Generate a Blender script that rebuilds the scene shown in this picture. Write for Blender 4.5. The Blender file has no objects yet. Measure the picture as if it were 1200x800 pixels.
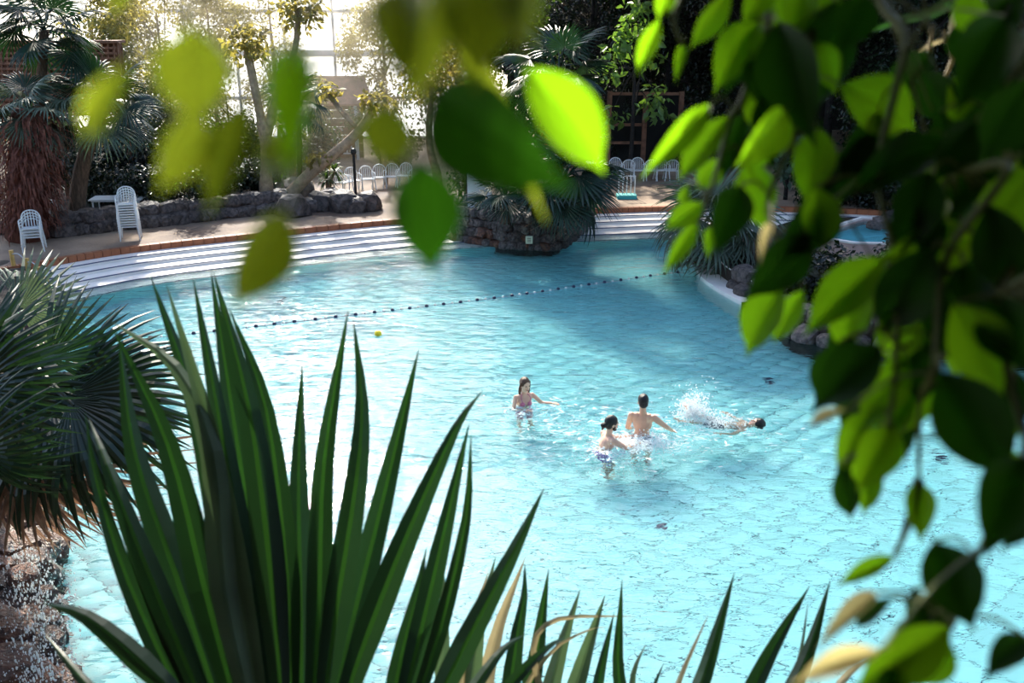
import bpy, bmesh, math, random
import numpy as np
from mathutils import Vector, Matrix, noise
from mathutils.geometry import tessellate_polygon

random.seed(11)
rng = np.random.default_rng(11)
C = bpy.context.scene.collection
scene = bpy.context.scene

# ------------------------------------------------------------------ camera
FPX, PITCH, CAMZ = 1100.0, math.radians(19.5), 7.1
cam = bpy.data.cameras.new('camera')
cam.sensor_width = 36.0
cam.lens = 36.0 * FPX / 1200.0
cam.clip_start, cam.clip_end = 0.02, 500
cam.dof.use_dof = True
cam.dof.focus_distance = 17.0
cam.dof.aperture_fstop = 4.4
cam.dof.aperture_blades = 9
cam_ob = bpy.data.objects.new('camera', cam)
cam_ob.location = (0, 0, CAMZ)
cam_ob.rotation_euler = (math.pi / 2 - PITCH, 0, 0)
C.objects.link(cam_ob)
scene.camera = cam_ob

# ------------------------------------------------------------------ sky, sun, exposure
SUN_EL, SUN_AZ = math.radians(36), math.radians(-15)      # azimuth from +Y, negative = towards -X
SUN_DIR = Vector((math.sin(SUN_AZ) * math.cos(SUN_EL), math.cos(SUN_AZ) * math.cos(SUN_EL), math.sin(SUN_EL)))
world = bpy.data.worlds.new('sky')
scene.world = world
world.use_nodes = True
wn, wl = world.node_tree.nodes, world.node_tree.links
sky = wn.new('ShaderNodeTexSky')
sky.sky_type = 'NISHITA'
sky.sun_disc = False
sky.sun_elevation = SUN_EL
sky.sun_rotation = SUN_AZ
sky.air_density, sky.dust_density, sky.ozone_density = 1.0, 1.6, 1.0
wl.new(sky.outputs[0], wn['Background'].inputs[0])
wn['Background'].inputs[1].default_value = 0.22
sun = bpy.data.lights.new('sun', 'SUN')
sun.energy = 6.0
sun.angle = math.radians(1.5)
sun.color = (1.0, 0.92, 0.77)
sun_ob = bpy.data.objects.new('sun', sun)
sun_ob.rotation_euler = SUN_DIR.to_track_quat('Z', 'Y').to_euler()
C.objects.link(sun_ob)
scene.view_settings.view_transform = 'Standard'
scene.view_settings.look = 'None'
scene.view_settings.gamma = 1.0
scene.view_settings.use_curve_mapping = False
scene.view_settings.exposure = 0.85
scene.cycles.max_bounces = 10
scene.cycles.transparent_max_bounces = 16
scene.cycles.use_denoising = True
scene.cycles.sample_clamp_indirect = 8.0

# ------------------------------------------------------------------ coordinates: a pixel of the photograph as a ray
def pdir(px, py):
    a, b = (px - 600) / FPX, (400 - py) / FPX
    return Vector((a, math.cos(PITCH) + b * math.sin(PITCH), -math.sin(PITCH) + b * math.cos(PITCH)))
def onz(px, py, z=0.0):
    d = pdir(px, py)
    return Vector((0, 0, CAMZ)) + d * ((z - CAMZ) / d.z)
def atd(px, py, depth):
    return Vector((0, 0, CAMZ)) + pdir(px, py) * depth
def aty(px, py, Y):
    d = pdir(px, py)
    return Vector((0, 0, CAMZ)) + d * (Y / d.y)

# ------------------------------------------------------------------ materials
MATS = {}
def mat(name, col, rough=0.6, var=0.0, scale=5.0, bump=0.0, bscale=None, trans=None, tfac=0.5, spec=0.5, col2=None, stretch=None, objvar=0.0):
    m = bpy.data.materials.new(name)
    m.use_nodes = True
    nt = m.node_tree
    n, l = nt.nodes, nt.links
    p = n['Principled BSDF']
    out = n['Material Output']
    p.inputs['Base Color'].default_value = (*col, 1)
    p.inputs['Roughness'].default_value = rough
    p.inputs['Specular IOR Level'].default_value = spec
    colsock = None
    tc = n.new('ShaderNodeTexCoord')
    vec = tc.outputs['Object']
    if stretch:
        mp = n.new('ShaderNodeMapping'); mp.inputs['Scale'].default_value = stretch
        l.new(vec, mp.inputs[0]); vec = mp.outputs[0]
    if var or col2:
        nz = n.new('ShaderNodeTexNoise'); nz.inputs['Scale'].default_value = scale; nz.inputs['Detail'].default_value = 5
        l.new(vec, nz.inputs['Vector'])
        cr = n.new('ShaderNodeValToRGB')
        c2 = col2 or tuple(min(1, c * (1 + var)) for c in col)
        c1 = col if col2 else tuple(c * (1 - var) for c in col)
        cr.color_ramp.elements[0].color = (*c1, 1); cr.color_ramp.elements[0].position = 0.35
        cr.color_ramp.elements[1].color = (*c2, 1); cr.color_ramp.elements[1].position = 0.65
        l.new(nz.outputs['Fac'], cr.inputs[0])
        colsock = cr.outputs[0]
    if objvar:
        oi = n.new('ShaderNodeObjectInfo')
        hs = n.new('ShaderNodeHueSaturation')
        mr = n.new('ShaderNodeMapRange'); mr.inputs[3].default_value = 1 - objvar; mr.inputs[4].default_value = 1 + objvar
        l.new(oi.outputs['Random'], mr.inputs[0]); l.new(mr.outputs[0], hs.inputs['Value'])
        if colsock: l.new(colsock, hs.inputs['Color'])
        else: hs.inputs['Color'].default_value = (*col, 1)
        colsock = hs.outputs[0]
    if colsock: l.new(colsock, p.inputs['Base Color'])
    if bump:
        bz = n.new('ShaderNodeTexNoise'); bz.inputs['Scale'].default_value = bscale or scale * 3; bz.inputs['Detail'].default_value = 6
        l.new(vec, bz.inputs['Vector'])
        bp = n.new('ShaderNodeBump'); bp.inputs['Strength'].default_value = bump; bp.inputs['Distance'].default_value = 0.05
        l.new(bz.outputs['Fac'], bp.inputs['Height']); l.new(bp.outputs[0], p.inputs['Normal'])
    if trans:
        t = n.new('ShaderNodeBsdfTranslucent'); t.inputs[0].default_value = (*trans, 1)
        mx = n.new('ShaderNodeMixShader'); mx.inputs[0].default_value = tfac
        l.new(p.outputs[0], mx.inputs[1]); l.new(t.outputs[0], mx.inputs[2]); l.new(mx.outputs[0], out.inputs[0])
    MATS[name] = m
    return m

mat('white_plastic', (0.75, 0.75, 0.72), 0.4)
mat('white_step', (0.90, 0.83, 0.75), 0.45, var=0.06, scale=2)
mat('navy_tile', (0.03, 0.05, 0.13), 0.4)
mat('rust_coping', (0.30, 0.095, 0.035), 0.6, var=0.25, scale=3)
mat('deck', (0.15, 0.095, 0.065), 0.8, col2=(0.40, 0.29, 0.20), scale=0.45, bump=0.3, bscale=12)
mat('soil', (0.035, 0.026, 0.018), 0.95, var=0.4, scale=2, bump=0.6, bscale=8)
mat('rock', (0.035, 0.028, 0.025), 0.6, col2=(0.15, 0.115, 0.10), scale=3.0, bump=0.8, bscale=9, objvar=0.35)
mat('warm_rock', (0.05, 0.025, 0.018), 0.35, col2=(0.20, 0.075, 0.035), scale=3.0, bump=0.8, bscale=9, objvar=0.35)
mat('wet_rock', (0.018, 0.013, 0.011), 0.25, col2=(0.11, 0.05, 0.032), scale=3.0, bump=0.8, bscale=9, objvar=0.4)
mat('bark', (0.12, 0.075, 0.045), 0.9, var=0.4, scale=6, bump=0.8, bscale=18, stretch=(3, 3, 0.6))
mat('pale_bark', (0.32, 0.22, 0.13), 0.85, var=0.3, scale=6, bump=0.7, bscale=14)
mat('dark_bark', (0.02, 0.015, 0.012), 0.9, var=0.4, scale=6, bump=0.8, bscale=18)
mat('dead_frond', (0.26, 0.16, 0.11), 0.7, var=0.5, scale=4, trans=(0.26, 0.15, 0.09), tfac=0.25)
mat('red_shag', (0.16, 0.055, 0.035), 0.8, var=0.5, scale=6, trans=(0.25, 0.08, 0.04), tfac=0.25)
mat('fan_leaf', (0.014, 0.038, 0.022), 0.38, var=0.35, scale=3, trans=(0.014, 0.045, 0.010), tfac=0.25, objvar=0.25)
mat('silver_fan', (0.09, 0.13, 0.09), 0.45, var=0.35, scale=4, trans=(0.10, 0.15, 0.06), tfac=0.3, objvar=0.25)
mat('blade', (0.022, 0.052, 0.034), 0.33, var=0.4, scale=2.5, trans=(0.020, 0.070, 0.016), tfac=0.30, objvar=0.3)
mat('blade_rib', (0.025, 0.07, 0.025), 0.4, trans=(0.035, 0.13, 0.016), tfac=0.35)
mat('pale_blade', (0.13, 0.21, 0.14), 0.5, var=0.35, scale=5, trans=(0.10, 0.18, 0.07), tfac=0.35, objvar=0.3)
mat('dry_blade', (0.40, 0.34, 0.22), 0.6, var=0.3, scale=6, trans=(0.5, 0.42, 0.22), tfac=0.35)
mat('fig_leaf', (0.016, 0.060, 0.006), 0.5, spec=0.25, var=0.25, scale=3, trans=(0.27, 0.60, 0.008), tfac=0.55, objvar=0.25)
mat('fig_leaf_shade', (0.006, 0.026, 0.006), 0.5, spec=0.25, var=0.25, scale=3, trans=(0.025, 0.11, 0.004), tfac=0.35, objvar=0.25)  # same fig leaf with shade put into a darker colour
mat('fig_leaf_gold_flare', (0.03, 0.06, 0.006), 0.5, spec=0.25, var=0.25, scale=3, trans=(0.52, 0.66, 0.03), tfac=0.55, objvar=0.2)  # yellow leaf, lightened so its colour carries the warm flare
mat('fig_leaf_olive_shade', (0.025, 0.045, 0.006), 0.5, spec=0.25, var=0.25, scale=3, trans=(0.20, 0.27, 0.01), tfac=0.5, objvar=0.25)  # olive copy with shade darkened into the leaf colour
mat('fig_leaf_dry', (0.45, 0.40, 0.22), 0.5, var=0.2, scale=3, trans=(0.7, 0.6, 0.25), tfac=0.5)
mat('twig', (0.10, 0.13, 0.03), 0.6, var=0.3, scale=8)
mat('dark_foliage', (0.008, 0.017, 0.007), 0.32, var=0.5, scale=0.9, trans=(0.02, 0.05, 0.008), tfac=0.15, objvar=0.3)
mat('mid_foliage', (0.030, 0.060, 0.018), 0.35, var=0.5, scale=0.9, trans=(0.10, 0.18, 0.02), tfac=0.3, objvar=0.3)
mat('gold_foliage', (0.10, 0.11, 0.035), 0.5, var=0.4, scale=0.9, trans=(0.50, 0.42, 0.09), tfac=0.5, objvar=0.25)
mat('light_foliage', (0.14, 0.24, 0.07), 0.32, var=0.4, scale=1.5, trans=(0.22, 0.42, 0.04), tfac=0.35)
mat('lattice_wood', (0.20, 0.085, 0.045), 0.7, var=0.35, scale=4, bump=0.3)
mat('dark_timber', (0.05, 0.028, 0.018), 0.7, var=0.35, scale=3, bump=0.3)
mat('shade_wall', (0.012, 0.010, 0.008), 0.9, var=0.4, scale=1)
mat('pink_roof', (0.42, 0.21, 0.14), 0.7, var=0.25, scale=3, bump=0.3)
mat('black_metal', (0.012, 0.012, 0.014), 0.4)
mat('white_frame', (0.8, 0.78, 0.74), 0.5)
mat('sign_cream', (0.72, 0.70, 0.50), 0.5)
mat('turquoise_paint', (0.05, 0.42, 0.40), 0.5)
mat('pink_tile', (0.60, 0.40, 0.34), 0.5, var=0.15, scale=3)
mat('bamboo', (0.55, 0.33, 0.09), 0.5, var=0.25, scale=5)
mat('rope', (0.35, 0.38, 0.40), 0.7)
mat('navy_float', (0.01, 0.02, 0.06), 0.35)
mat('yellow_ball', (0.85, 0.62, 0.02), 0.35)
mat('grout', (0.015, 0.06, 0.13), 0.7)
mat('pool_tile', (0.40, 0.82, 0.82), 0.35, objvar=0.05, var=0.05, scale=0.8)
mat('skin', (0.78, 0.48, 0.34), 0.45, var=0.06, scale=6)
mat('skin_b', (0.72, 0.43, 0.29), 0.45, var=0.06, scale=6)
mat('lips', (0.42, 0.12, 0.10), 0.4)
mat('eye', (0.03, 0.02, 0.02), 0.2)
mat('hair_dark', (0.008, 0.006, 0.006), 0.35, var=0.3, scale=30, bump=0.4, bscale=60)
mat('hair_brown', (0.10, 0.045, 0.02), 0.4, var=0.4, scale=30, bump=0.4, bscale=60)
mat('pink_cloth', (0.65, 0.20, 0.30), 0.6)
mat('purple_cloth', (0.30, 0.14, 0.52), 0.6)
mat('dark_cloth', (0.02, 0.03, 0.07), 0.6)
mat('foam', (0.92, 0.95, 0.96), 0.3, trans=(0.9, 0.95, 0.97), tfac=0.4)

def glazing_mat():
    m = bpy.data.materials.new('frosted_glazing'); m.use_nodes = True
    n, l = m.node_tree.nodes, m.node_tree.links
    t = n.new('ShaderNodeBsdfTranslucent'); t.inputs[0].default_value = (0.97, 0.95, 0.90, 1)
    g = n.new('ShaderNodeBsdfTransparent')
    a = n.new('ShaderNodeMixShader'); a.inputs[0].default_value = 0.25
    l.new(t.outputs[0], a.inputs[1]); l.new(g.outputs[0], a.inputs[2])
    l.new(a.outputs[0], n['Material Output'].inputs[0])
    MATS['frosted_glazing'] = m
glazing_mat()

def water_mat(name, tint, amp=1.0):
    m = bpy.data.materials.new(name); m.use_nodes = True
    n, l = m.node_tree.nodes, m.node_tree.links
    tc = n.new('ShaderNodeTexCoord')
    def nz(sc, stretch, detail, rot=0.0, dist=0.0):
        mp = n.new('ShaderNodeMapping'); mp.inputs['Scale'].default_value = stretch; mp.inputs['Rotation'].default_value = (0, 0, rot)
        l.new(tc.outputs['Object'], mp.inputs[0])
        t = n.new('ShaderNodeTexNoise'); t.inputs['Scale'].default_value = sc; t.inputs['Detail'].default_value = detail
        t.inputs['Distortion'].default_value = dist
        l.new(mp.outputs[0], t.inputs['Vector'])
        return t.outputs['Fac']
    def math2(op, a, b):
        q = n.new('ShaderNodeMath'); q.operation = op
        for k, v in enumerate((a, b)):
            if isinstance(v, (int, float)): q.inputs[k].default_value = v
            else: l.new(v, q.inputs[k])
        return q.outputs[0]
    a = math2('MULTIPLY', nz(1.0, (0.6, 1.4, 1), 2, 0.2, 0.4), 0.060 * amp)
    b = math2('MULTIPLY', nz(3.0, (0.6, 1.5, 1), 2, -0.25, 0.6), 0.046 * amp)
    c = math2('MULTIPLY', nz(8.0, (0.8, 1.3, 1), 2, 0.1, 0.5), 0.010 * amp)
    mk = math2('ADD', math2('MULTIPLY', nz(0.22, (0.7, 1.2, 1), 2, 0.5, 0.3), 2.4), -0.35)
    h = math2('MULTIPLY', math2('ADD', math2('ADD', a, b), c), mk)
    bp = n.new('ShaderNodeBump'); bp.inputs['Strength'].default_value = 1.0; bp.inputs['Distance'].default_value = 1.0
    l.new(h, bp.inputs['Height'])
    fr = n.new('ShaderNodeFresnel'); fr.inputs[0].default_value = 1.33; l.new(bp.outputs[0], fr.inputs[1])
    rf = n.new('ShaderNodeBsdfRefraction'); rf.inputs['Color'].default_value = (*tint, 1); rf.inputs['IOR'].default_value = 1.33; rf.inputs['Roughness'].default_value = 0.0
    gl = n.new('ShaderNodeBsdfGlossy'); gl.inputs['Roughness'].default_value = 0.03
    l.new(bp.outputs[0], rf.inputs['Normal']); l.new(bp.outputs[0], gl.inputs['Normal'])
    mx = n.new('ShaderNodeMixShader'); l.new(fr.outputs[0], mx.inputs[0]); l.new(rf.outputs[0], mx.inputs[1]); l.new(gl.outputs[0], mx.inputs[2])
    l.new(mx.outputs[0], n['Material Output'].inputs[0])
    MATS[name] = m
water_mat('pool_water', (0.86, 0.97, 1.0))
water_mat('side_water', (0.70, 0.95, 1.0), 0.5)

# ------------------------------------------------------------------ mesh helpers
def mesh_from(name, V, F, material=None, smooth=False):
    me = bpy.data.meshes.new(name)
    V = np.asarray(V, dtype=np.float32)
    if isinstance(F, np.ndarray):
        me.vertices.add(len(V)); me.vertices.foreach_set('co', V.ravel())
        k = F.shape[1]
        me.loops.add(F.size); me.loops.foreach_set('vertex_index', F.astype(np.int32).ravel())
        me.polygons.add(len(F)); me.polygons.foreach_set('loop_start', np.arange(0, F.size, k, dtype=np.int32))
        me.update(calc_edges=True)
    else:
        me.from_pydata(V.tolist(), [], F)
    if material: me.materials.append(MATS[material])
    if smooth: me.polygons.foreach_set('use_smooth', np.ones(len(me.polygons), dtype=bool))
    me.update()
    return me

class MB:
    def __init__(s): s.v, s.f = [], []
    def add(s, V, F):
        o = len(s.v); s.v += [tuple(p) for p in V]; s.f += [tuple(i + o for i in f) for f in F]
    def box(s, c, size, M=None):
        x, y, z = (k / 2 for k in size); c = Vector(c)
        V = [Vector((a, b, d)) for d in (-z, z) for b in (-y, y) for a in (-x, x)]
        V = [c + (M @ v if M else v) for v in V]
        s.add(V, [(0, 2, 3, 1), (4, 5, 7, 6), (0, 1, 5, 4), (2, 6, 7, 3), (0, 4, 6, 2), (1, 3, 7, 5)])
    def tube(s, pts, r, n=8, caps=True):
        pts = [Vector(p) for p in pts]
        rs = r if isinstance(r, (list, tuple)) else [r] * len(pts)
        ref = None; V = []
        for i, p in enumerate(pts):
            t = (pts[min(i + 1, len(pts) - 1)] - pts[max(i - 1, 0)]).normalized()
            if ref is None:
                ref = Vector((0, 0, 1)) if abs(t.z) < 0.9 else Vector((1, 0, 0))
            u = (ref - t * ref.dot(t)).normalized(); w = t.cross(u); ref = u
            for k in range(n):
                a = 2 * math.pi * k / n
                V.append(p + (u * math.cos(a) + w * math.sin(a)) * rs[i])
        F = [(i * n + k, i * n + (k + 1) % n, (i + 1) * n + (k + 1) % n, (i + 1) * n + k) for i in range(len(pts) - 1) for k in range(n)]
        if caps:
            F.append(tuple(range(n - 1, -1, -1))); F.append(tuple((len(pts) - 1) * n + k for k in range(n)))
        s.add(V, F)
    def ball(s, c, r, seg=10, ring=7, M=None):
        r = r if isinstance(r, (tuple, list)) else (r, r, r); c = Vector(c)
        V = [Vector((0, 0, r[2]))]; F = []
        for i in range(1, ring):
            th = math.pi * i / ring
            for k in range(seg):
                a = 2 * math.pi * k / seg
                V.append(Vector((r[0] * math.sin(th) * math.cos(a), r[1] * math.sin(th) * math.sin(a), r[2] * math.cos(th))))
        V.append(Vector((0, 0, -r[2])))
        for k in range(seg): F.append((0, 1 + k, 1 + (k + 1) % seg))
        for i in range(ring - 2):
            for k in range(seg):
                a, b = 1 + i * seg + k, 1 + i * seg + (k + 1) % seg
                F.append((a, a + seg, b + seg, b))
        L = len(V) - 1; o = 1 + (ring - 2) * seg
        for k in range(seg): F.append((o + k, L, o + (k + 1) % seg))
        s.add([c + (M @ v if M else v) for v in V], F)
    def prism(s, poly, z0, z1, bottom=False):
        n = len(poly)
        P = [Vector((p[0], p[1], 0)) for p in poly]
        V = [(p.x, p.y, z1) for p in P] + [(p.x, p.y, z0) for p in P]
        F = [tuple(t) for t in tessellate_polygon([P])]
        if bottom: F += [tuple(i + n for i in t) for t in F]
        F += [(i, i + n, (i + 1) % n + n, (i + 1) % n) for i in range(n)]
        s.add(V, F)
    def mesh(s, name, material=None, smooth=False):
        return mesh_from(name, s.v, s.f, material, smooth)
    def build(s, name, material, parent=None, smooth=False):
        return link(name, s.mesh(name, material, smooth), parent)

def link(name, me, parent=None):
    o = bpy.data.objects.new(name, me); C.objects.link(o)
    if parent: o.parent = parent
    return o
def tag(o, label=None, cat=None, group=None, kind=None):
    if label: o['label'] = label
    if cat: o['category'] = cat
    if group: o['group'] = group
    if kind: o['kind'] = kind
    return o
def thing(name, label, cat, loc=(0, 0, 0), rz=0.0, group=None):
    o = bpy.data.objects.new(name, None); o.empty_display_size = 0.2
    C.objects.link(o); o.location = loc; o.rotation_euler = (0, 0, rz)
    return tag(o, label, cat, group)
def struct(name, mb, material, smooth=False):
    return tag(mb.build(name, material, None, smooth), kind='structure')
def children(o): return [c for c in C.objects if c.parent is o]
def dup(root, kids, loc, rz, label, group=None):
    r = root.copy(); C.objects.link(r); r.location = loc; r.rotation_euler = (0, 0, rz); r['label'] = label
    if group: r['group'] = group
    for k in kids:
        c = k.copy(); C.objects.link(c); c.parent = r
    return r
def spline(pts, n=8):
    pts = [Vector(p) for p in pts]
    if len(pts) == 2: return [pts[0].lerp(pts[1], i / n) for i in range(n + 1)]
    P = [pts[0] * 2 - pts[1]] + pts + [pts[-1] * 2 - pts[-2]]
    out = []
    for i in range(1, len(P) - 2):
        for k in range(n):
            t = k / n
            out.append(0.5 * ((2 * P[i]) + (P[i + 1] - P[i - 1]) * t + (2 * P[i - 1] - 5 * P[i] + 4 * P[i + 1] - P[i + 2]) * t * t + (3 * P[i] - P[i - 1] - 3 * P[i + 1] + P[i + 2]) * t ** 3))
    out.append(pts[-1])
    return out
def basis(x, z):
    x = x.normalized(); z = (z - x * z.dot(x)).normalized(); y = z.cross(x)
    return Matrix((x, y, z)).transposed()

# ------------------------------------------------------------------ the pool: outline, floor, water, steps, decks
COPING = spline([(-19, 20.2, 0), (-16.3, 22.6, 0), (-13.64, 25.13, 0), (-11.4, 27.2, 0), (-8.03, 29.1, 0), (-4.02, 31.1, 0), (0, 32.3, 0), (3, 32.9, 0), (5.72, 33.3, 0), (9.7, 33.2, 0), (14, 32.2, 0), (19, 29.5, 0)], 6)
def offset(line, d):
    out = []
    for i, p in enumerate(line):
        t = (line[min(i + 1, len(line) - 1)] - line[max(i - 1, 0)]).normalized()
        out.append(p + Vector((t.y, -t.x, 0)) * d)
    return out
def ribbon(mb, A, za, B, zb):
    n = len(A)
    mb.add([(p.x, p.y, za) for p in A] + [(p.x, p.y, zb) for p in B], [(i, n + i, n + i + 1, i + 1) for i in range(n - 1)])

RIGHT_BANK = [(6.9, 28.6), (6.1, 27.2), (5.75, 25.6), (5.95, 24.3), (6.35, 22.6), (6.45, 20.6), (7.0, 19.8), (8.24, 19.5), (10.0, 19.9), (12.5, 18.6), (14.5, 14), (15, 4)]
LEFT_EDGE = [(-12.9, 24.9), (-9.9, 18.4), (-6.9, 12.4), (-5.9, 10.2), (-5.0, 8.2), (-4.6, 6.2)]

mb = MB(); mb.box((0, 17, -1.29), (40, 40, 0.2)); pool_floor = struct('pool_floor', mb, 'grout')
TS, TG = 0.46, 0.013
def tile_mesh():
    a, b = TS / 2 - TG / 2, TS / 2 - TG / 2 - 0.006
    V = [(-a, -a, -0.012), (a, -a, -0.012), (a, a, -0.012), (-a, a, -0.012), (-b, -b, 0), (b, -b, 0), (b, b, 0), (-b, b, 0)]
    return V, [(4, 5, 6, 7), (0, 1, 5, 4), (1, 2, 6, 5), (2, 3, 7, 6), (3, 0, 4, 7)]
tv, tf = tile_mesh()
tile_me = mesh_from('tile', tv, tf, 'pool_tile')
ROT = math.radians(43)
cells = []
for i in range(-60, 61):
    for j in range(-60, 61):
        lx, ly = i * TS, j * TS
        x = lx * math.cos(ROT) - ly * math.sin(ROT); y = 17 + lx * math.sin(ROT) + ly * math.cos(ROT)
        if -14 < x < 15 and 6 < y < 33.5:
            cells.append((x, y))
def seen(c):
    px = 600 + FPX * c[0] / (c[1] * math.cos(PITCH) + 8.2 * math.sin(PITCH))
    return 480 < px < 1220 and c[1] > 8.0
order = sorted(cells, key=lambda c: (not seen(c), c[1]))
for k, (x, y) in enumerate(order[:300]):
    o = link('tile', tile_me, pool_floor); o.location = (x, y, -1.165); o.rotation_euler = (0, 0, ROT)
T = np.array(tv); R2 = np.array([[math.cos(ROT), -math.sin(ROT), 0], [math.sin(ROT), math.cos(ROT), 0], [0, 0, 1]])
T = T @ R2.T
rest = np.array([(x, y, -1.165) for x, y in order[300:]])
V = (rest[:, None, :] + T[None]).reshape(-1, 3)
F = (np.arange(len(rest))[:, None, None] * 8 + np.array(tf)[None]).reshape(-1, 4)
tag(link('tile_field', mesh_from('tile_field', V, F, 'pool_tile'), pool_floor), kind='stuff')

# far steps, each with a navy nosing
step_z = [0.45, 0.29, 0.20, 0.11, 0.02, -0.12]
mb_c = MB(); mb_t = MB()
offs = [0.16, 0.64, 1.14, 1.64, 2.20, 2.80]
for k in range(5):
    zt = step_z[k + 1]
    A, B = offset(COPING, offs[k]), offset(COPING, offs[k + 1])
    s = MB(); ribbon(s, A, zt, B, zt); ribbon(s, B, zt, B, zt - 0.14)
    o = struct('pool_step', s, 'white_step')
    e = MB(); E0, E1 = offset(COPING, offs[k + 1] - 0.025), offset(COPING, offs[k + 1] + 0.006)
    ribbon(e, E0, zt + 0.005, E1, zt + 0.005); ribbon(e, E1, zt + 0.005, E1, zt - 0.02)
    e.build('nosing', 'navy_tile', o)
s = MB(); W = offset(COPING, 2.8); ribbon(s, W, -0.2, W, -1.25); struct('pool_side', s, 'pool_tile')
# rust coping, one stone after another
cop_base = MB(); ribbon(cop_base, offset(COPING, 0.0), 0.45, offset(COPING, 0.155), 0.45); ribbon(cop_base, offset(COPING, 0.155), 0.45, offset(COPING, 0.155), 0.28)
cop = struct('coping', cop_base, 'rust_coping')
for i in range(6, len(COPING) - 8):
    p, q = COPING[i], COPING[i + 1]
    m = (p + q) / 2; t = (q - p); L = t.length; t.normalize()
    nn = Vector((t.y, -t.x, 0))
    for h in range(2):
        c = p.lerp(q, 0.25 + 0.5 * h) + nn * 0.09
        s = MB(); s.box((0, 0, 0), (L / 2 - 0.02, 0.22, 0.20))
        o = s.build('coping_stone', 'rust_coping', cop)
        o.location = (c.x, c.y, 0.37); o.rotation_euler = (0, 0, math.atan2(t.y, t.x))
# decks and banks
mb = MB(); mb.prism([(p.x, p.y) for p in COPING] + [(45, 29), (45, 75), (-45, 75), (-45, 20)], -1.2, 0.45); struct('pool_deck', mb, 'deck')
mb = MB(); mb.prism(RIGHT_BANK + [(40, 4), (40, 29), (19.2, 29.3), (14, 31.5), (10, 31.5)], -1.2, 0.42); struct('right_bank', mb, 'soil')
def terrain(name, xs, ys, fn, material):
    V = [(x, y, fn(x, y)) for y in ys for x in xs]; n = len(xs)
    F = [(j * n + i, j * n + i + 1, (j + 1) * n + i + 1, (j + 1) * n + i) for j in range(len(ys) - 1) for i in range(n - 1)]
    return tag(link(name, mesh_from(name, V, F, material, True)), kind='structure')
def edge_x(y):
    pts = sorted((p[1], p[0]) for p in LEFT_EDGE + [(-16, 31)])
    return float(np.interp(y, [p[0] for p in pts], [p[1] for p in pts]))
def left_h(x, y):
    d = edge_x(y) - x
    top = np.interp(y, [6, 9, 12, 18, 25], [3.0, 2.4, 1.6, 0.9, 0.42])
    if d < 0: return -1.25
    return float(min(top, -1.2 + d * 8)) + 0.18 * noise.noise(Vector((x * 1.3, y * 1.3, 0)))
terrain('left_bank', np.linspace(-24, -4.4, 130), np.linspace(5.5, 26, 60), left_h, 'soil')
def near_h(x, y):
    return float(np.interp(y, [-6, 1.0, 2.2, 6.2, 6.9], [5.3, 5.25, 4.3, 0.35, -1.25])) + 0.1 * noise.noise(Vector((x * 1.5, y * 1.5, 3)))
terrain('near_bank', np.linspace(-25, 25, 90), np.linspace(-6, 7, 40), near_h, 'soil')
# water
mb = MB(); mb.add([(-16, 5.5, 0), (20, 5.5, 0), (20, 32.4, 0), (-16, 32.4, 0)], [(0, 1, 2, 3)])
struct('pool_water', mb, 'pool_water')


def haze_mat():
    m = bpy.data.materials.new('haze'); m.use_nodes = True
    n, l = m.node_tree.nodes, m.node_tree.links
    n.remove(n['Principled BSDF'])
    v = n.new('ShaderNodeVolumeScatter'); v.inputs['Color'].default_value = (1.0, 0.84, 0.56, 1); v.inputs['Density'].default_value = HAZE; v.inputs['Anisotropy'].default_value = 0.84
    l.new(v.outputs[0], n['Material Output'].inputs['Volume']); MATS['haze'] = m
HAZE = 0.042
haze_mat()
# ------------------------------------------------------------------ plant builders
def fan_mesh(name, material, nseg=26, spread=220, split=0.5, cup=0.15, tipdroop=0.25, seed=0, petiole=0.5, wide=1.0):
    """a palmate leaf of radius 1: hub at the origin, middle segment along +X, upper side +Z, stalk along -X"""
    r_ = random.Random(seed); V, F = [], []
    da = math.radians(spread) / nseg
    for i in range(nseg):
        a = -math.radians(spread) / 2 + da * (i + 0.5)
        R = (0.80 + 0.20 * math.cos(a * 0.7)) * r_.uniform(0.93, 1.03)
        sp = split * r_.uniform(0.9, 1.1)
        dr = tipdroop * r_.uniform(0.5, 1.6); aa = a + r_.uniform(-0.02, 0.02)
        rows = [0.03, sp * 0.5, sp, sp + (1 - sp) * 0.4, sp + (1 - sp) * 0.75, 1.0]
        o = len(V)
        for k, f in enumerate(rows):
            r = f * R
            hw = r * math.tan(da / 2) if f <= sp else sp * R * math.tan(da / 2) * (1 - ((f - sp) / (1 - sp)) ** 2.3) * 1.04
            hw = max(hw * wide, 0.0015)
            z = -cup * (a / 1.5) ** 2 * r - dr * max(0, (f - sp) / (1 - sp)) ** 2 * (1 - sp)
            c = Vector((math.cos(aa) * r, math.sin(aa) * r, z)); t = Vector((-math.sin(aa), math.cos(aa), 0))
            V += [c - t * hw, c + Vector((0, 0, hw * 0.55)), c + t * hw]
        for k in range(len(rows) - 1):
            q = o + k * 3
            F += [(q, q + 3, q + 4, q + 1), (q + 1, q + 4, q + 5, q + 2)]
    if petiole:
        m = MB(); m.tube([(-petiole, 0, -0.10 * petiole), (-petiole * 0.5, 0, 0), (0.05, 0, 0)], [0.022, 0.016, 0.012], 5)
        o = len(V); V += m.v; F += [tuple(i + o for i in f) for f in m.f]
    return mesh_from(name, V, F, material)

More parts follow.
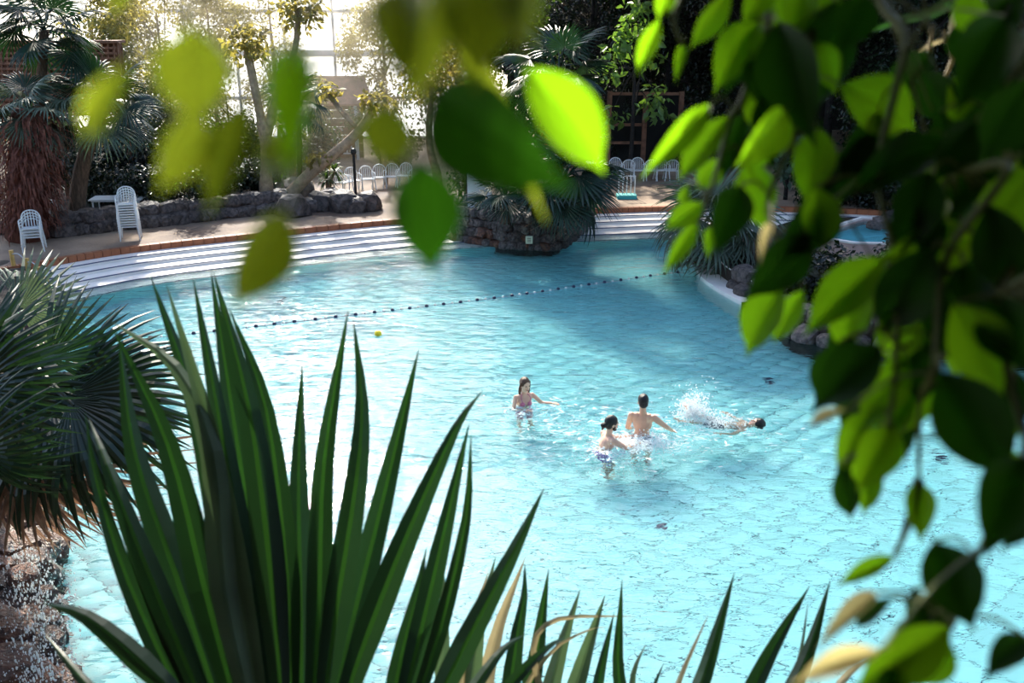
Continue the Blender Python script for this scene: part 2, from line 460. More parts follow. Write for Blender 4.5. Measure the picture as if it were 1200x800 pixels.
FANS = {}
def fan(kind, k=0):
    key = (kind, k)
    if key not in FANS:
        cfg = dict(green=('fan_leaf', 28, 230, 0.50, 0.15, 0.30), silver=('silver_fan', 26, 210, 0.45, 0.25, 0.55),
                   dead=('dead_frond', 13, 120, 0.30, 0.5, 1.3), stiff=('fan_leaf', 24, 200, 0.45, 0.05, 0.10), narrow=('fan_leaf', 18, 130, 0.50, 0.12, 0.75), pale=('silver_fan', 22, 150, 0.48, 0.3, 0.8))[kind]
        FANS[key] = fan_mesh('fan_' + kind, cfg[0], cfg[1], cfg[2], cfg[3], cfg[4], cfg[5], seed=k + 7)
    return FANS[key]
def put_fan(parent, base, hub, tip, kind='green', up=Vector((0, 0, 1)), roll=0.0, k=0, name='fan_leaf'):
    """a leaf from its hub to its tip; the stalk runs back towards base"""
    hub, tip = Vector(hub), Vector(tip); x = tip - hub; R = x.length
    M = basis(x, up if abs(x.normalized().dot(up)) < 0.97 else Vector((0, 1, 0.2)))
    M = M @ Matrix.Rotation(roll, 3, 'X')
    o = link(name, fan(kind, k), parent)
    o.matrix_basis = Matrix.Translation(hub - parent.location) @ M.to_4x4() @ Matrix.Scale(R, 4)
    return o
def palm_stalks(parent, base, hubs, r=0.012, material='fan_leaf'):
    m = MB()
    for h in hubs:
        mid = base.lerp(h, 0.55) + Vector((0, 0, 0.12 * (h - base).length))
        m.tube([p - parent.location for p in spline([base, mid, h], 4)], [r * 1.6] * 3 + [r] * 6, 5)
    return m.build('leaf_stalks', material, parent)
def fan_palm(name, label, base, top, crown_r, n, leaf_r, kinds=('green',), trunk_r=0.14, trunk_mat='bark', shag=0, lean=None, low=-50, seed=0, cat='palm', group=None, dead=0, el_hi=75):
    r_ = random.Random(seed); base, top = Vector(base), Vector(top)
    t = thing(name, label, cat, base, 0, group)
    m = MB(); path = spline([base, base.lerp(top, 0.5) + (lean or Vector((0, 0, 0))), top], 5)
    m.tube([p - base for p in path], [trunk_r * (1.15 - 0.03 * i) for i in range(len(path))], 9)
    m.build('trunk', trunk_mat, t, True)
    hubs = []
    for i in range(n):
        az = i * 2.399963 + r_.uniform(-0.3, 0.3)
        el = math.radians(low + (el_hi - low) * ((i + 0.5) / n) ** 0.9 + r_.uniform(-8, 8))
        d = Vector((math.cos(az) * math.cos(el), math.sin(az) * math.cos(el), math.sin(el)))
        h = top + d * crown_r * r_.uniform(0.8, 1.1)
        drop = Vector((0, 0, -r_.uniform(0.2, 0.7)))
        tipd = (d + drop).normalized()
        kd = r_.choice(kinds)
        put_fan(t, top, h, h + tipd * leaf_r * r_.uniform(0.85, 1.1), kd, roll=r_.uniform(-0.5, 0.5), k=i % 3)
        hubs.append(h)
    for i in range(dead):
        az = i * 2.4 + 0.5; d = Vector((math.cos(az), math.sin(az), -0.6))
        h = top + d * crown_r * 0.6 + Vector((0, 0, -0.1 - 0.1 * (i % 3)))
        put_fan(t, top, h, h + (Vector((math.cos(az) * 0.35, math.sin(az) * 0.35, -1))) * leaf_r * 0.8, 'dead', up=Vector((math.cos(az), math.sin(az), 0.2)), k=i % 2, name='dead_frond')
    palm_stalks(t, top, hubs)
    if shag:
        V, F = [], []; H = (top - base).z
        for i in range(shag):
            f = r_.uniform(0.12, 1.0); az = r_.uniform(0, 6.283); c = base.lerp(top, f) - base
            rr = trunk_r * r_.uniform(1.0, 1.5); L = r_.uniform(0.2, 0.55) * min(1, H / 3)
            d = Vector((math.cos(az), math.sin(az), 0)); tt = Vector((-d.y, d.x, 0)) * r_.uniform(0.012, 0.04)
            a = c + d * rr; b = c + d * (rr + L * r_.uniform(0.3, 0.9)) + Vector((r_.uniform(-.1, .1), r_.uniform(-.1, .1), -L * 0.4)); e = b + d * 0.05 + Vector((0, 0, -L * 0.7))
            o = len(V); V += [a - tt, a + tt, b - tt, b + tt, e]; F += [(o, o + 2, o + 3, o + 1), (o + 2, o + 4, o + 3)]
        tag(link('dead_skirt', mesh_from('dead_skirt', V, F, 'red_shag'), t), kind='stuff')
    return t

def leaf_cloud(blobs, n, size, seed=0, shell=0.45, upness=0.5):
    """n small folded leaves scattered through ellipsoid clumps (centre, radii)"""
    g = np.random.default_rng(seed)
    w = np.array([r[0] * r[1] + r[1] * r[2] + r[0] * r[2] for _, r in blobs], float); w /= w.sum()
    idx = g.choice(len(blobs), n, p=w)
    cen = np.array([list(c) for c, _ in blobs])[idx]; rad = np.array([list(r) for _, r in blobs])[idx]
    d = g.normal(size=(n, 3)); d /= np.linalg.norm(d, axis=1, keepdims=True)
    P = cen + d * rad * (g.random((n, 1)) ** shell)
    nrm = d * (1 - upness) + np.array([0, 0, upness]) + g.normal(size=(n, 3)) * 0.45
    nrm /= np.linalg.norm(nrm, axis=1, keepdims=True)
    x = g.normal(size=(n, 3)) + d * 0.8 + np.array([0, 0, -0.5]); x -= nrm * (x * nrm).sum(1, keepdims=True); x /= np.linalg.norm(x, axis=1, keepdims=True)
    y = np.cross(nrm, x); L = size * g.uniform(0.6, 1.3, (n, 1)); W = L * g.uniform(0.22, 0.34, (n, 1))
    V = np.stack([P, P + x * L * 0.5 + y * W + nrm * L * 0.08, P + x * L - nrm * L * 0.15, P + x * L * 0.5 - y * W + nrm * L * 0.08], 1).reshape(-1, 3)
    b = np.arange(n)[:, None] * 4
    F = np.concatenate([b + np.array([[0, 1, 2]]), b + np.array([[0, 2, 3]])], 1).reshape(-1, 3)
    return V, F
def leafy_tree(name, label, base, height, blobs, n, size, material, bark='dark_bark', trunk_r=0.15, seed=0, cat='tree', group=None, upness=0.5, lean=(0, 0)):
    """trunk, one branch to every clump, and the foliage"""
    base = Vector(base); t = thing(name, label, cat, base, 0, group); r_ = random.Random(seed)
    fork = Vector((lean[0] * 0.5, lean[1] * 0.5, height * 0.45)); topp = Vector((lean[0], lean[1], height * 0.85))
    m = MB(); m.tube(spline([(0, 0, -0.1), fork + Vector((r_.uniform(-.1, .1), 0, 0)), topp], 4), [trunk_r * (1.1 - 0.09 * i) for i in range(9)], 8); m.build('trunk', bark, t, True)
    b = MB()
    for c, rr in blobs:
        c = Vector(c); s0 = Vector((0, 0, 0)).lerp(topp, r_.uniform(0.35, 0.8)) if c.z > 0.6 else Vector((0, 0, 0.05))
        b.tube(spline([s0, s0.lerp(c, 0.5) + Vector((0, 0, 0.15)), c], 3), [trunk_r * 0.4] * 3 + [trunk_r * 0.2] * 4, 5)
    b.build('branch', bark, t)
    V, F = leaf_cloud(blobs, n, size, seed, upness=upness)
    tag(link('foliage', mesh_from('foliage', V, F, material), t), kind='stuff')
    return t
def rand_blobs(r_, w, d, z0, z1, n, r):
    return [((r_.uniform(-w, w), r_.uniform(-d, d), r_.uniform(z0, z1)), tuple(r * r_.uniform(0.7, 1.25) for _ in range(3))) for _ in range(n)]
def spiky(name, label, base, height, heads, L, n, material, seed=0, bark='pale_bark', trunk_r=0.08):
    """a trunk that ends in rosettes of strap leaves"""
    base = Vector(base); t = thing(name, label, 'plant', base); r_ = random.Random(seed)
    m = MB(); V, F = [], []
    for hx, hy, hz in heads:
        top = Vector((hx, hy, hz)); m.tube(spline([(0, 0, -0.05), (hx * 0.3, hy * 0.3, hz * 0.6), top], 4), [trunk_r * (1.2 - 0.07 * i) for i in range(9)], 7)
        for i in range(n):
            az = r_.uniform(0, 6.283); el = math.radians(r_.uniform(-50, 80))
            d = Vector((math.cos(az) * math.cos(el), math.sin(az) * math.cos(el), math.sin(el))); tt = d.cross(Vector((0, 0, 1))).normalized() * L * 0.045
            l = L * r_.uniform(0.7, 1.1); a, b, c = top + d * 0.03, top + d * l * 0.5, top + d * l * 0.95 + Vector((0, 0, -l * 0.35))
            o = len(V); V += [a - tt, a + tt, b - tt, b + tt, c]; F += [(o, o + 2, o + 3, o + 1), (o + 2, o + 4, o + 3)]
    m.build('trunk', bark, t, True)
    tag(link('foliage', mesh_from('foliage', V, F, material), t), kind='stuff')
    return t

# rocks: six shapes shared by every stone
ROCKS = {}
def rock(parent, loc, size, material='rock', k=None, name='rock'):
    k = random.randrange(6) if k is None else k
    if (k, material) not in ROCKS:
        bm = bmesh.new(); bmesh.ops.create_icosphere(bm, subdivisions=2, radius=1)
        for v in bm.verts:
            n0 = noise.noise(v.co * 1.1 + Vector((k * 9.1, 0, 0))); n1 = noise.noise(v.co * 2.7 + Vector((0, k * 5.3, 0)))
            v.co *= 1 + 0.28 * n0 + 0.12 * n1
            for ax, lim in ((0, .82), (1, .8), (2, .75)): v.co[ax] = max(-lim, min(lim, v.co[ax]))
        me = bpy.data.meshes.new('rock'); bm.to_mesh(me); bm.free(); me.materials.append(MATS[material])
        ROCKS[(k, material)] = me
    o = link(name, ROCKS[(k, material)], parent)
    o.location = Vector(loc) - (parent.location if parent else Vector((0, 0, 0)))
    o.scale = size if isinstance(size, tuple) else (size,) * 3
    o.rotation_euler = (random.uniform(-.3, .3), random.uniform(-.3, .3), random.uniform(0, 6.28))
    return o

# ------------------------------------------------------------------ the hall: glazed end, shaded side wall, added shade roof over the planted side
def bar(mb, p, q, w, d):
    p, q = Vector(p), Vector(q); x = q - p
    M = basis(x, Vector((0, -1, 0.01)) if abs(x.normalized().y) < 0.9 else Vector((0, 0, 1)))
    mb.box((p + q) / 2, (x.length, w, d), M)
WY, WZ = 52.0, 9.2
wf = MB()
for i in range(16): bar(wf, (-38 + i * 2.6, WY, 0.4), (-38 + i * 2.6, WY, WZ), 0.12, 0.16)
for z in (0.5, 2.6, 4.9, 7.0, 9.2): bar(wf, (-38, WY, z), (1.0, WY, z), 0.14 if z != 4.9 else 0.3, 0.18)
window = struct('window_1', wf, 'white_frame')
pane_me = None
for i in range(15):
    for z0, z1 in ((0.5, 2.6), (2.6, 4.9), (4.9, 7.0), (7.0, 9.2)):
        s = MB(); s.box((0, 0, 0), (2.48, 0.03, z1 - z0 - 0.12))
        o = s.build('pane', 'frosted_glazing', window); o.location = (-38 + i * 2.6 + 1.3, WY, (z0 + z1) / 2)
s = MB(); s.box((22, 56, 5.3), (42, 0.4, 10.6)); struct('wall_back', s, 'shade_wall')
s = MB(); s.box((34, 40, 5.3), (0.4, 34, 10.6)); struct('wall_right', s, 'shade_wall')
s = MB(); s.box((21.5, 39, 10.6), (42, 12, 0.3)); s.box((23.35, 48, 10.6), (38.3, 6, 0.3)); s.box((21.5, 55.5, 10.6), (42, 9, 0.3)); struct('added_shade_roof', s, 'dark_timber')  # unseen roof added to darken the trees; its gap lets sun onto the schefflera
# added unseen wall and roof around the camera to cut sky light from behind
s = MB(); s.box((0, -8, 5), (60, 0.4, 11)); struct('sky_block_wall', s, 'shade_wall')
s = MB(); s.box((0, -2.4, 10.4), (60, 11, 0.3)); struct('sky_block_roof', s, 'dark_timber')

# haze box added before the glazed end, coloured warm for the flare's glow
s = MB(); s.box((-10.5, 43.0, 5.6), (19, 15, 9.6)); o = s.build('haze', 'haze'); tag(o, 'warm sunlit haze hanging before the glazed end of the hall', 'haze', kind='stuff')

# ------------------------------------------------------------------ white plastic chairs
def make_chair(label):
    t = thing('plastic_chair', label, 'chair')
    m = MB()
    for k in range(5): m.box((0, -0.19 + k * 0.095, 0.43 - 0.006 * k), (0.46, 0.075, 0.022))
    m.box((0, -0.245, 0.425), (0.48, 0.025, 0.024)); m.build('seat', 'white_plastic', t)
    b = MB(); pts = [(-0.24, 0.22, 0.42), (-0.25, 0.27, 0.66), (-0.17, 0.30, 0.82), (0, 0.31, 0.875), (0.17, 0.30, 0.82), (0.25, 0.27, 0.66), (0.24, 0.22, 0.42)]
    b.tube(spline(pts, 4), 0.019, 6); b.build('back_frame', 'white_plastic', t)
    for k in range(5):
        x = -0.15 + k * 0.075; s = MB(); zt = 0.865 - 1.6 * x * x - 0.02
        s.tube([(x, 0.225, 0.43), (x, 0.28, 0.65), (x * 0.95, 0.303, zt)], 0.014, 5); s.build('back_slat', 'white_plastic', t)
    for sx in (-1, 1):
        a = MB(); a.tube(spline([(sx * 0.25, 0.26, 0.64), (sx * 0.285, 0.0, 0.645), (sx * 0.27, -0.22, 0.60), (sx * 0.255, -0.245, 0.43)], 3), 0.02, 6); a.build('armrest', 'white_plastic', t)
        for sy, y0, y1 in ((-1, -0.235, -0.275), (1, 0.22, 0.285)):
            l = MB(); l.tube([(sx * 0.24, y0, 0.43), (sx * 0.285, y1, 0.0)], [0.026, 0.019], 6); l.build('leg', 'white_plastic', t)
    return t
CH = make_chair('topmost white plastic chair of the tall stack beside the white tables')
CHK = children(CH)
dz = 0.45
NTH = ['topmost', 'second', 'third', 'fourth', 'fifth', 'sixth', 'seventh', 'eighth', 'ninth', 'lowest']
def stack(px, py, n, rz, pitch, where, group, first=False):
    p = onz(px, py, dz)
    for k in range(n):
        loc = (p.x + 0.010 * k * math.sin(rz), p.y - 0.010 * k * math.cos(rz), dz + pitch * k)
        lab = f"white slatted plastic chair, {NTH[n - 1 - k] if k else 'lowest'}{' from the top' if 0 < k < n - 1 else ''} in the {where}"
        if first and k == n - 1:
            CH.location = loc; CH.rotation_euler = (0, 0, rz); CH['label'] = lab; CH['group'] = group
        else: dup(CH, CHK, loc, rz, lab, group)
stack(154, 280, 10, 0.28, 0.078, 'tall stack by the rock edging', 'chairs in the tall stack', True)
stack(41, 293, 4, 0.35, 0.085, 'short stack by the shaggy palm', 'chairs in the short stack')
ordn = ['first', 'second', 'third', 'fourth', 'fifth', 'sixth', 'seventh']
for i, (px, py) in enumerate([(403, 226), (415, 224), (431, 222), (445, 220), (459, 219), (474, 218)]):
    p = onz(px, py, dz)
    dup(CH, CHK, (p.x, p.y, dz), (0.9, 0.5, 0.35, 0.1, -0.05, -0.2)[i], f'white plastic chair, {ordn[i]} from the left in the row behind the black post', 'white chairs behind the black post')
for i, px in enumerate((722, 735, 748, 761, 775, 786)):
    p = onz(px, 211, dz)
    dup(CH, CHK, (p.x, p.y, dz), 3.14 if i % 2 else 0.1, f'white arched chair, {ordn[i]} from the left in the row under dark trees', 'white chairs under the dark trees')

def table(label, px, py, w, d, rz=0.0, h=0.72):
    p = onz(px, py, dz); t = thing('garden_table', label, 'table', (p.x, p.y, dz), rz)
    m = MB(); m.box((0, 0, h - 0.02), (w, d, 0.04)); m.box((0, 0, h - 0.06), (w * 0.92, d * 0.9, 0.05)); m.build('tabletop', 'white_plastic', t)
    for sx in (-1, 1):
        for sy in (-1, 1):
            l = MB(); l.tube([(sx * w * 0.43, sy * d * 0.4, h - 0.05), (sx * w * 0.45, sy * d * 0.43, 0)], [0.03, 0.022], 6); l.build('leg', 'white_plastic', t)
    return t
table('long white plastic table behind the tall chair stack', 142, 256, 1.7, 0.8, 0.1)
table('small white plastic table behind the shaggy palm trunk', 52, 262, 0.8, 0.8, 0.1)
table('white plastic table half hidden beyond the rock wall', 272, 240, 1.1, 0.8, 0.0)

# ------------------------------------------------------------------ rock walls and rock groups on the deck
w = thing('rock_edging', 'low wall of dark rounded rocks behind the far steps', 'rock wall', onz(190, 270, dz))
for i in range(34):
    f = i / 33; px = 66 + f * 268; py = 281 - f * 30
    for lay in range(2):
        p = onz(px + random.uniform(-3, 3), py - 2, dz); r = random.uniform(0.24, 0.36)
        rock(w, (p.x, p.y + 0.25 + lay * 0.2, dz + (0.15 if lay == 0 else 0.5)), (r * 1.15, r, r * 0.95), k=None)
g = thing('rock_group', 'group of grey brown rocks at the foot of the black post', 'rocks', onz(400, 248, dz))
for px, py, r in ((376, 246, .55), (402, 247, .6), (418, 248, .45), (432, 246, .55), (388, 240, .5), (350, 238, .75), (345, 252, .62), (362, 248, .4)):
    p = onz(px, py, dz); rock(g, (p.x, p.y, dz + r * 0.45), (r, r * 0.9, r * 0.95))
# planted bed behind the rock edging
m = MB(); bedp = [onz(px, py, dz) for px, py in ((60, 277), (130, 270), (200, 262), (270, 254), (340, 246))]
m.prism([(p.x, p.y + 0.3) for p in bedp] + [(aty(345, 200, 40).x, 40), (aty(350, 200, 49).x, 49), (-40, 49), (-40, 27)], 0.3, 0.72); struct('planted_bed', m, 'soil')
# island planter
isl = thing('rock_island', 'island planter of dark stacked rocks at the water edge', 'planter', onz(598, 288, 0))
IP = [onz(*q) for q in ((533, 282), (548, 284), (565, 287), (585, 290), (605, 292), (625, 293), (645, 293), (657, 289))]
m = MB(); core = [(p.x * 0.97, p.y + 0.25) for p in IP] + [(2.4, 32.6), (-2.2, 32.6)]
m.prism([(x - isl.location.x, y - isl.location.y) for x, y in core], -1.0, 0.95); m.build('soil', 'soil', isl)
for lay in range(4):
    for i in range(22):
        f = (i + 0.5 * (lay % 2)) / 21 * (len(IP) - 1); j = min(int(f), len(IP) - 2); p = IP[j].lerp(IP[j + 1], min(1, f - j)); r = random.uniform(0.16, 0.26)
        rock(isl, (p.x, p.y + 0.12 + lay * 0.07, 0.06 + lay * 0.29), (r * 1.2, r * 0.9, r), 'warm_rock' if random.random() < 0.3 and lay < 2 else 'rock')
for k in range(8):
    f = k / 7; p = IP[-1].lerp(Vector((2.6, 32.0, 0)), f)
    for lay in range(3): rock(isl, (p.x, p.y, 0.1 + lay * 0.3), (0.3, 0.3, 0.24))
sg = thing('small_sign', 'small square cream sign on the island rocks', 'sign', aty(620, 281, 28.45))
m = MB(); m.box((0, 0, 0), (0.22, 0.03, 0.24)); m.build('board', 'sign_cream', sg)
m = MB()
for z in (0.05, 0.0, -0.05): m.box((0, -0.018, z), (0.12, 0.006, 0.018))
m.build('marking', 'bark', sg)
m = MB(); m.box((0, 0.12, -0.02), (0.04, 0.24, 0.04)); m.build('bracket', 'black_metal', sg)
bd = thing('white_panel', 'tall plain white panel standing on the rock island', 'panel', onz(562, 243, 0.95) * 1.0)
bd.location = aty(562, 243, 30.5); H_ = 1.15
m = MB(); m.box((0, 0, H_ / 2), (0.80, 0.06, H_)); m.build('board', 'white_frame', bd)
m = MB(); m.box((-0.41, 0.02, H_ / 2), (0.04, 0.1, H_ + 0.04)); m.build('edge_post', 'dark_timber', bd)
m = MB(); m.box((0, 0.05, -0.3), (0.5, 0.08, 0.7)); m.build('foot', 'dark_timber', bd)

# black lamp post, little rack by the far chairs
p = onz(417.5, 238, dz); lp = thing('lamp_post', 'slim black post standing among the deck rocks', 'post', p)
m = MB(); m.tube([(0, 0, 0), (0, 0, 1.75)], 0.05, 8); m.build('pole', 'black_metal', lp)
m = MB(); m.ball((0, 0, 1.85), (0.11, 0.11, 0.13)); m.build('lamp_head', 'black_metal', lp)
m = MB(); m.tube([(0, 0, 0), (0, 0, 0.1)], [0.14, 0.1], 8); m.build('base', 'black_metal', lp)
p = onz(734, 232, dz); rk = thing('bar_rack', 'small rack of slim white bars on a turquoise base', 'rack', p)
m = MB(); m.box((0, 0, 0.07), (0.72, 0.5, 0.14)); m.build('base', 'turquoise_paint', rk)
for k in range(5):
    m = MB(); m.tube([(-0.3 + 0.15 * k, 0, 0.13), (-0.3 + 0.15 * k, 0, 0.82)], 0.02, 5); m.build('bar', 'white_plastic', rk)
m = MB(); m.tube([(-0.32, 0, 0.82), (0.32, 0, 0.82)], 0.022, 5); m.build('top_rail', 'white_plastic', rk)

# ------------------------------------------------------------------ trellis, hut, kiosk
p0 = aty(-25, 128, 33); tr = thing('lattice_screen', 'red brown wooden lattice screen on legs behind the palms', 'trellis', (p0.x, 33, dz))
wl2 = 5.0; zb = aty(0, 134, 33).z - dz; zt = aty(0, 50, 33).z - dz
for i in range(26):
    x = i * wl2 / 25; m = MB(); m.box((0, 0, 0), (0.06, 0.03, zt - zb)); o = m.build('slat', 'lattice_wood', tr); o.location = (x, 0, (zt + zb) / 2); o.rotation_euler = (0, 0.12, 0)
for i in range(15):
    z = zb + (zt - zb) * i / 14; m = MB(); m.box((0, 0, 0), (wl2, 0.03, 0.07)); o = m.build('slat', 'lattice_wood', tr); o.location = (wl2 / 2, -0.035, z)
m = MB(); m.box((wl2 / 2, 0.5, (zb + zt) / 2), (wl2, 0.05, zt - zb)); m.build('backing', 'lattice_wood', tr)
m = MB(); m.box((wl2 / 2, 0.25, zt + 0.03), (wl2 + 0.2, 0.7, 0.08)); m.build('top_rail', 'lattice_wood', tr)
for x in (0.1, wl2 / 2, wl2 - 0.1):
    m = MB(); m.box((x, 0.25, zt / 2), (0.14, 0.14, zt)); m.build('post', 'lattice_wood', tr)
hut = thing('timber_hut', 'brown timber hut with pinkish roof behind the leaning trunk', 'hut', (aty(395, 190, 45).x, 45, dz))
m = MB()
for k in range(7): m.box((0, 0, 0.1 + 0.38 * k), (2.6, 0.1, 0.36))
m.build('wall', 'lattice_wood', hut)
m = MB(); a = [(-2.0, -0.9, 2.55), (2.0, -0.9, 2.55), (1.4, 0.6, 3.7), (-1.4, 0.6, 3.7)]
m.add(a + [(x, y, z - 0.08) for x, y, z in a], [(0, 1, 2, 3), (4, 7, 6, 5), (0, 4, 5, 1), (1, 5, 6, 2), (2, 6, 7, 3), (3, 7, 4, 0)]); m.build('roof', 'pink_roof', hut)
for x in (-1.5, 1.15):
    m = MB(); m.box((x, -0.8, 1.28), (0.12, 0.12, 2.56)); m.build('post', 'white_frame', hut)
m = MB(); m.box((0.35, -0.8, 0.95), (1.6, 0.05, 0.08)); m.box((0.35, -0.8, 0.3), (1.6, 0.05, 0.06)); m.build('rail', 'white_frame', hut)
for k in range(8):
    m = MB(); m.box((-0.4 + k * 0.21, -0.8, 0.6), (0.05, 0.04, 0.66)); m.build('baluster', 'white_frame', hut)
kp = onz(764, 205, dz); ki = thing('timber_kiosk', 'dark timber kiosk frame beyond the far white chairs', 'kiosk', (kp.x, 43, dz))
for x in (-1.6, 0.0, 1.6):
    m = MB(); m.box((x, 0, 1.6), (0.2, 0.2, 3.2)); m.build('post', 'lattice_wood', ki)
for z in (0.95, 1.75, 3.1):
    m = MB(); m.box((-0.8 if z < 3 else 0, 0, z), (1.6 if z < 3 else 3.4, 0.12, 0.12)); m.build('beam', 'lattice_wood', ki)
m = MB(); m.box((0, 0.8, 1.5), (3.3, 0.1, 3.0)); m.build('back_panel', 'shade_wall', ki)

# ------------------------------------------------------------------ trees far behind the pool
TREES = [  # label, px, Y, height, width, n, material
    ('tall dark broadleaf tree above the island palm', 610, 46, 8.2, 2.6, 9000, 'dark_foliage'),
    ('dark dense tree behind the far white chairs', 690, 48, 8.6, 2.6, 9000, 'dark_foliage'),
    ('dark tree beyond the kiosk', 775, 49, 8.4, 2.6, 9000, 'dark_foliage'),
    ('black green tree behind the hanging fig leaves', 870, 45, 8.4, 2.8, 9000, 'dark_foliage'),
    ('dark tree beyond the striped shrub', 965, 42, 8.2, 2.8, 9000, 'dark_foliage'),
    ('dark tree behind the small raised pool', 1050, 38, 8.0, 2.6, 9000, 'dark_foliage'),
    ('dark tree at the right of the small raised pool', 1150, 36, 8.0, 2.6, 9000, 'dark_foliage'),
    ('dark tree standing nearest the right wall', 1245, 33, 8.0, 2.6, 8000, 'dark_foliage'),
    ('mid green tree hiding the corner between glazing and dark wall', 600, 42.5, 8.0, 1.5, 8000, 'mid_foliage'),
    ('olive tree beside the glazed end', 540, 45, 7.6, 2.0, 7000, 'mid_foliage'),
]
for i, (lab, px, Y, h, wd, n, mt) in enumerate(TREES):
    r_ = random.Random(100 + i); b = aty(px, 200, Y)
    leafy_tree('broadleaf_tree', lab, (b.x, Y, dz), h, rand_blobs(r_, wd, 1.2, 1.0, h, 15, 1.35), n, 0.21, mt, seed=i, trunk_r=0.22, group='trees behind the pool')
GOLD = [('thin golden leafed tree left of the bright windows', 205, 41, 7.6, 1.4, 8000), ('golden sunlit tree beside the bright windows', 262, 43, 7.8, 1.6, 8500),
        ('sparse golden tree in front of the bright windows', 330, 45, 8.0, 1.5, 3400), ('golden tree right of the bright windows', 455, 46, 7.6, 1.8, 8000), ('yellowish leafy tree beside the lattice screen', 128, 37, 8.0, 1.4, 8000)]
for i, (lab, px, Y, h, wd, n) in enumerate(GOLD):
    r_ = random.Random(200 + i); b = aty(px, 200, Y)
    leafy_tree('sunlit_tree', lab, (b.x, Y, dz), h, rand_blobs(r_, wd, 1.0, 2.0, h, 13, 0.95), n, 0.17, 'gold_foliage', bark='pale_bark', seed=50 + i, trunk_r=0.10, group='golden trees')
LOW = [('dark shrubs behind the rock wall', 110, 32.5, 2.2, 1.6, 3500, 'dark_foliage'), ('dark shrub behind the tall chair stack', 170, 33, 2.2, 1.4, 3500, 'dark_foliage'), ('dark green shrub between rock wall and golden trees', 235, 35, 2.6, 1.5, 3500, 'mid_foliage'),
       ('tall olive shrub under the golden trees', 215, 38, 4.2, 1.3, 4500, 'mid_foliage'), ('tall brownish shrub left of the forked trunk', 278, 39, 4.0, 1.2, 4500, 'gold_foliage'), ('olive shrub right of the forked trunk', 355, 43, 3.4, 1.1, 3500, 'gold_foliage'), ('low dark shrub just behind the rock edging', 195, 31.5, 1.5, 1.5, 3500, 'dark_foliage'), ('low dark shrub behind the rock edging near the forked trunk', 265, 32.8, 1.5, 1.5, 3500, 'dark_foliage'), ('tall dark shrub behind the drooping palm', 100, 35.5, 4.0, 1.5, 4500, 'dark_foliage'), ('shrub below the leaning trunk', 300, 37, 2.6, 1.4, 3500, 'mid_foliage'), ('shrub in front of the timber hut', 378, 40, 1.7, 1.0, 2200, 'mid_foliage'), ('shrub behind the row of white chairs', 450, 43, 2.2, 1.8, 3500, 'mid_foliage'),
       ('green shrub on the island behind the white panel', 552, 31.6, 1.6, 0.7, 1500, 'mid_foliage'), ('dark hedge shrub left of the kiosk', 700, 44, 2.6, 1.5, 3500, 'dark_foliage'), ('dark shrub right of the kiosk', 825, 42, 3.0, 1.6, 3500, 'dark_foliage'),
       ('dark shrub behind the small raised pool', 985, 33.5, 1.6, 1.4, 3500, 'dark_foliage'), ('dark shrub beside the raised pool rocks', 1075, 32.5, 1.6, 1.4, 3500, 'dark_foliage'), ('dark bush on the right bank under the fig leaves', 950, 22.6, 0.7, 0.9, 2500, 'dark_foliage'),
       ('dark bush at the foot of the ivy trunk', 1110, 21.8, 1.0, 1.3, 3000, 'dark_foliage'), ('dark bush at the right end of the bank', 1190, 21.5, 2.0, 1.4, 3500, 'dark_foliage')]
for i, (lab, px, Y, h, wd, n, mt) in enumerate(LOW):
    r_ = random.Random(300 + i); b = aty(px, 250, Y)
    zz = 0.95 if 'island' in lab else (dz if Y > 32 else 0.42)
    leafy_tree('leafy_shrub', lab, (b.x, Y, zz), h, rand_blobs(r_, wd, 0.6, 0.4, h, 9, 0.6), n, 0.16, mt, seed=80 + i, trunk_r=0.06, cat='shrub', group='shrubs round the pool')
b = aty(725, 130, 41)
leafy_tree('broadleaf_shrub_tree', 'tall schefflera with big pale lit leaves above the far chairs', (b.x + 0.6, 41, dz), 6.6, [((x, 0, z), (0.7, 0.5, 0.5)) for x, z in ((0.1, 6.6), (-0.2, 6.0), (-0.6, 5.4), (-0.9, 4.7), (-1.2, 4.0), (0.5, 5.6), (0.6, 4.6), (1.0, 3.2), (0.9, 2.6), (-0.9, 2.4))], 420, 0.42, 'light_foliage', seed=5, trunk_r=0.1)
b = aty(922, 215, 34.5)
leafy_tree('striped_shrub', 'pale striped leafed shrub behind the far steps', (b.x, 34.5, dz), 2.6, [((0, 0, 2.1), (0.55, 0.5, 0.6)), ((0.1, 0, 1.2), (0.6, 0.5, 0.6))], 420, 0.3, 'pale_blade', seed=9, trunk_r=0.08, cat='shrub')
# leaning forked tree, dracaenas
p = onz(312, 246, dz); ft = thing('leaning_tree', 'pale forked trunk leaning right over the rock wall', 'tree', p)
Y0 = p.y
def rel(px, py, Y): return aty(px, py, Y) - ft.location
m = MB(); m.tube(spline([rel(322, 248, Y0), rel(345, 222, Y0), rel(372, 196, Y0), rel(402, 172, Y0), rel(425, 148, Y0), rel(440, 122, Y0)], 4), [0.26, 0.25, 0.24, 0.23, 0.22, 0.22, 0.21, 0.21, 0.2, 0.2, 0.19, 0.19, 0.18, 0.18, 0.17, 0.17, 0.16, 0.15, 0.14, 0.12, 0.1], 9); m.build('trunk', 'pale_bark', ft, True)
m = MB(); m.tube(spline([rel(312, 252, Y0), rel(312, 215, Y0), rel(312, 170, Y0), rel(302, 120, Y0), rel(290, 60, Y0)], 4), [0.24] * 5 + [0.2] * 6 + [0.14] * 6, 9); m.build('trunk', 'pale_bark', ft, True)
m = MB(); m.tube(spline([rel(312, 165, Y0), rel(322, 120, Y0), rel(345, 60, Y0), rel(350, 10, Y0)], 4), [0.16] * 6 + [0.1] * 7, 8)
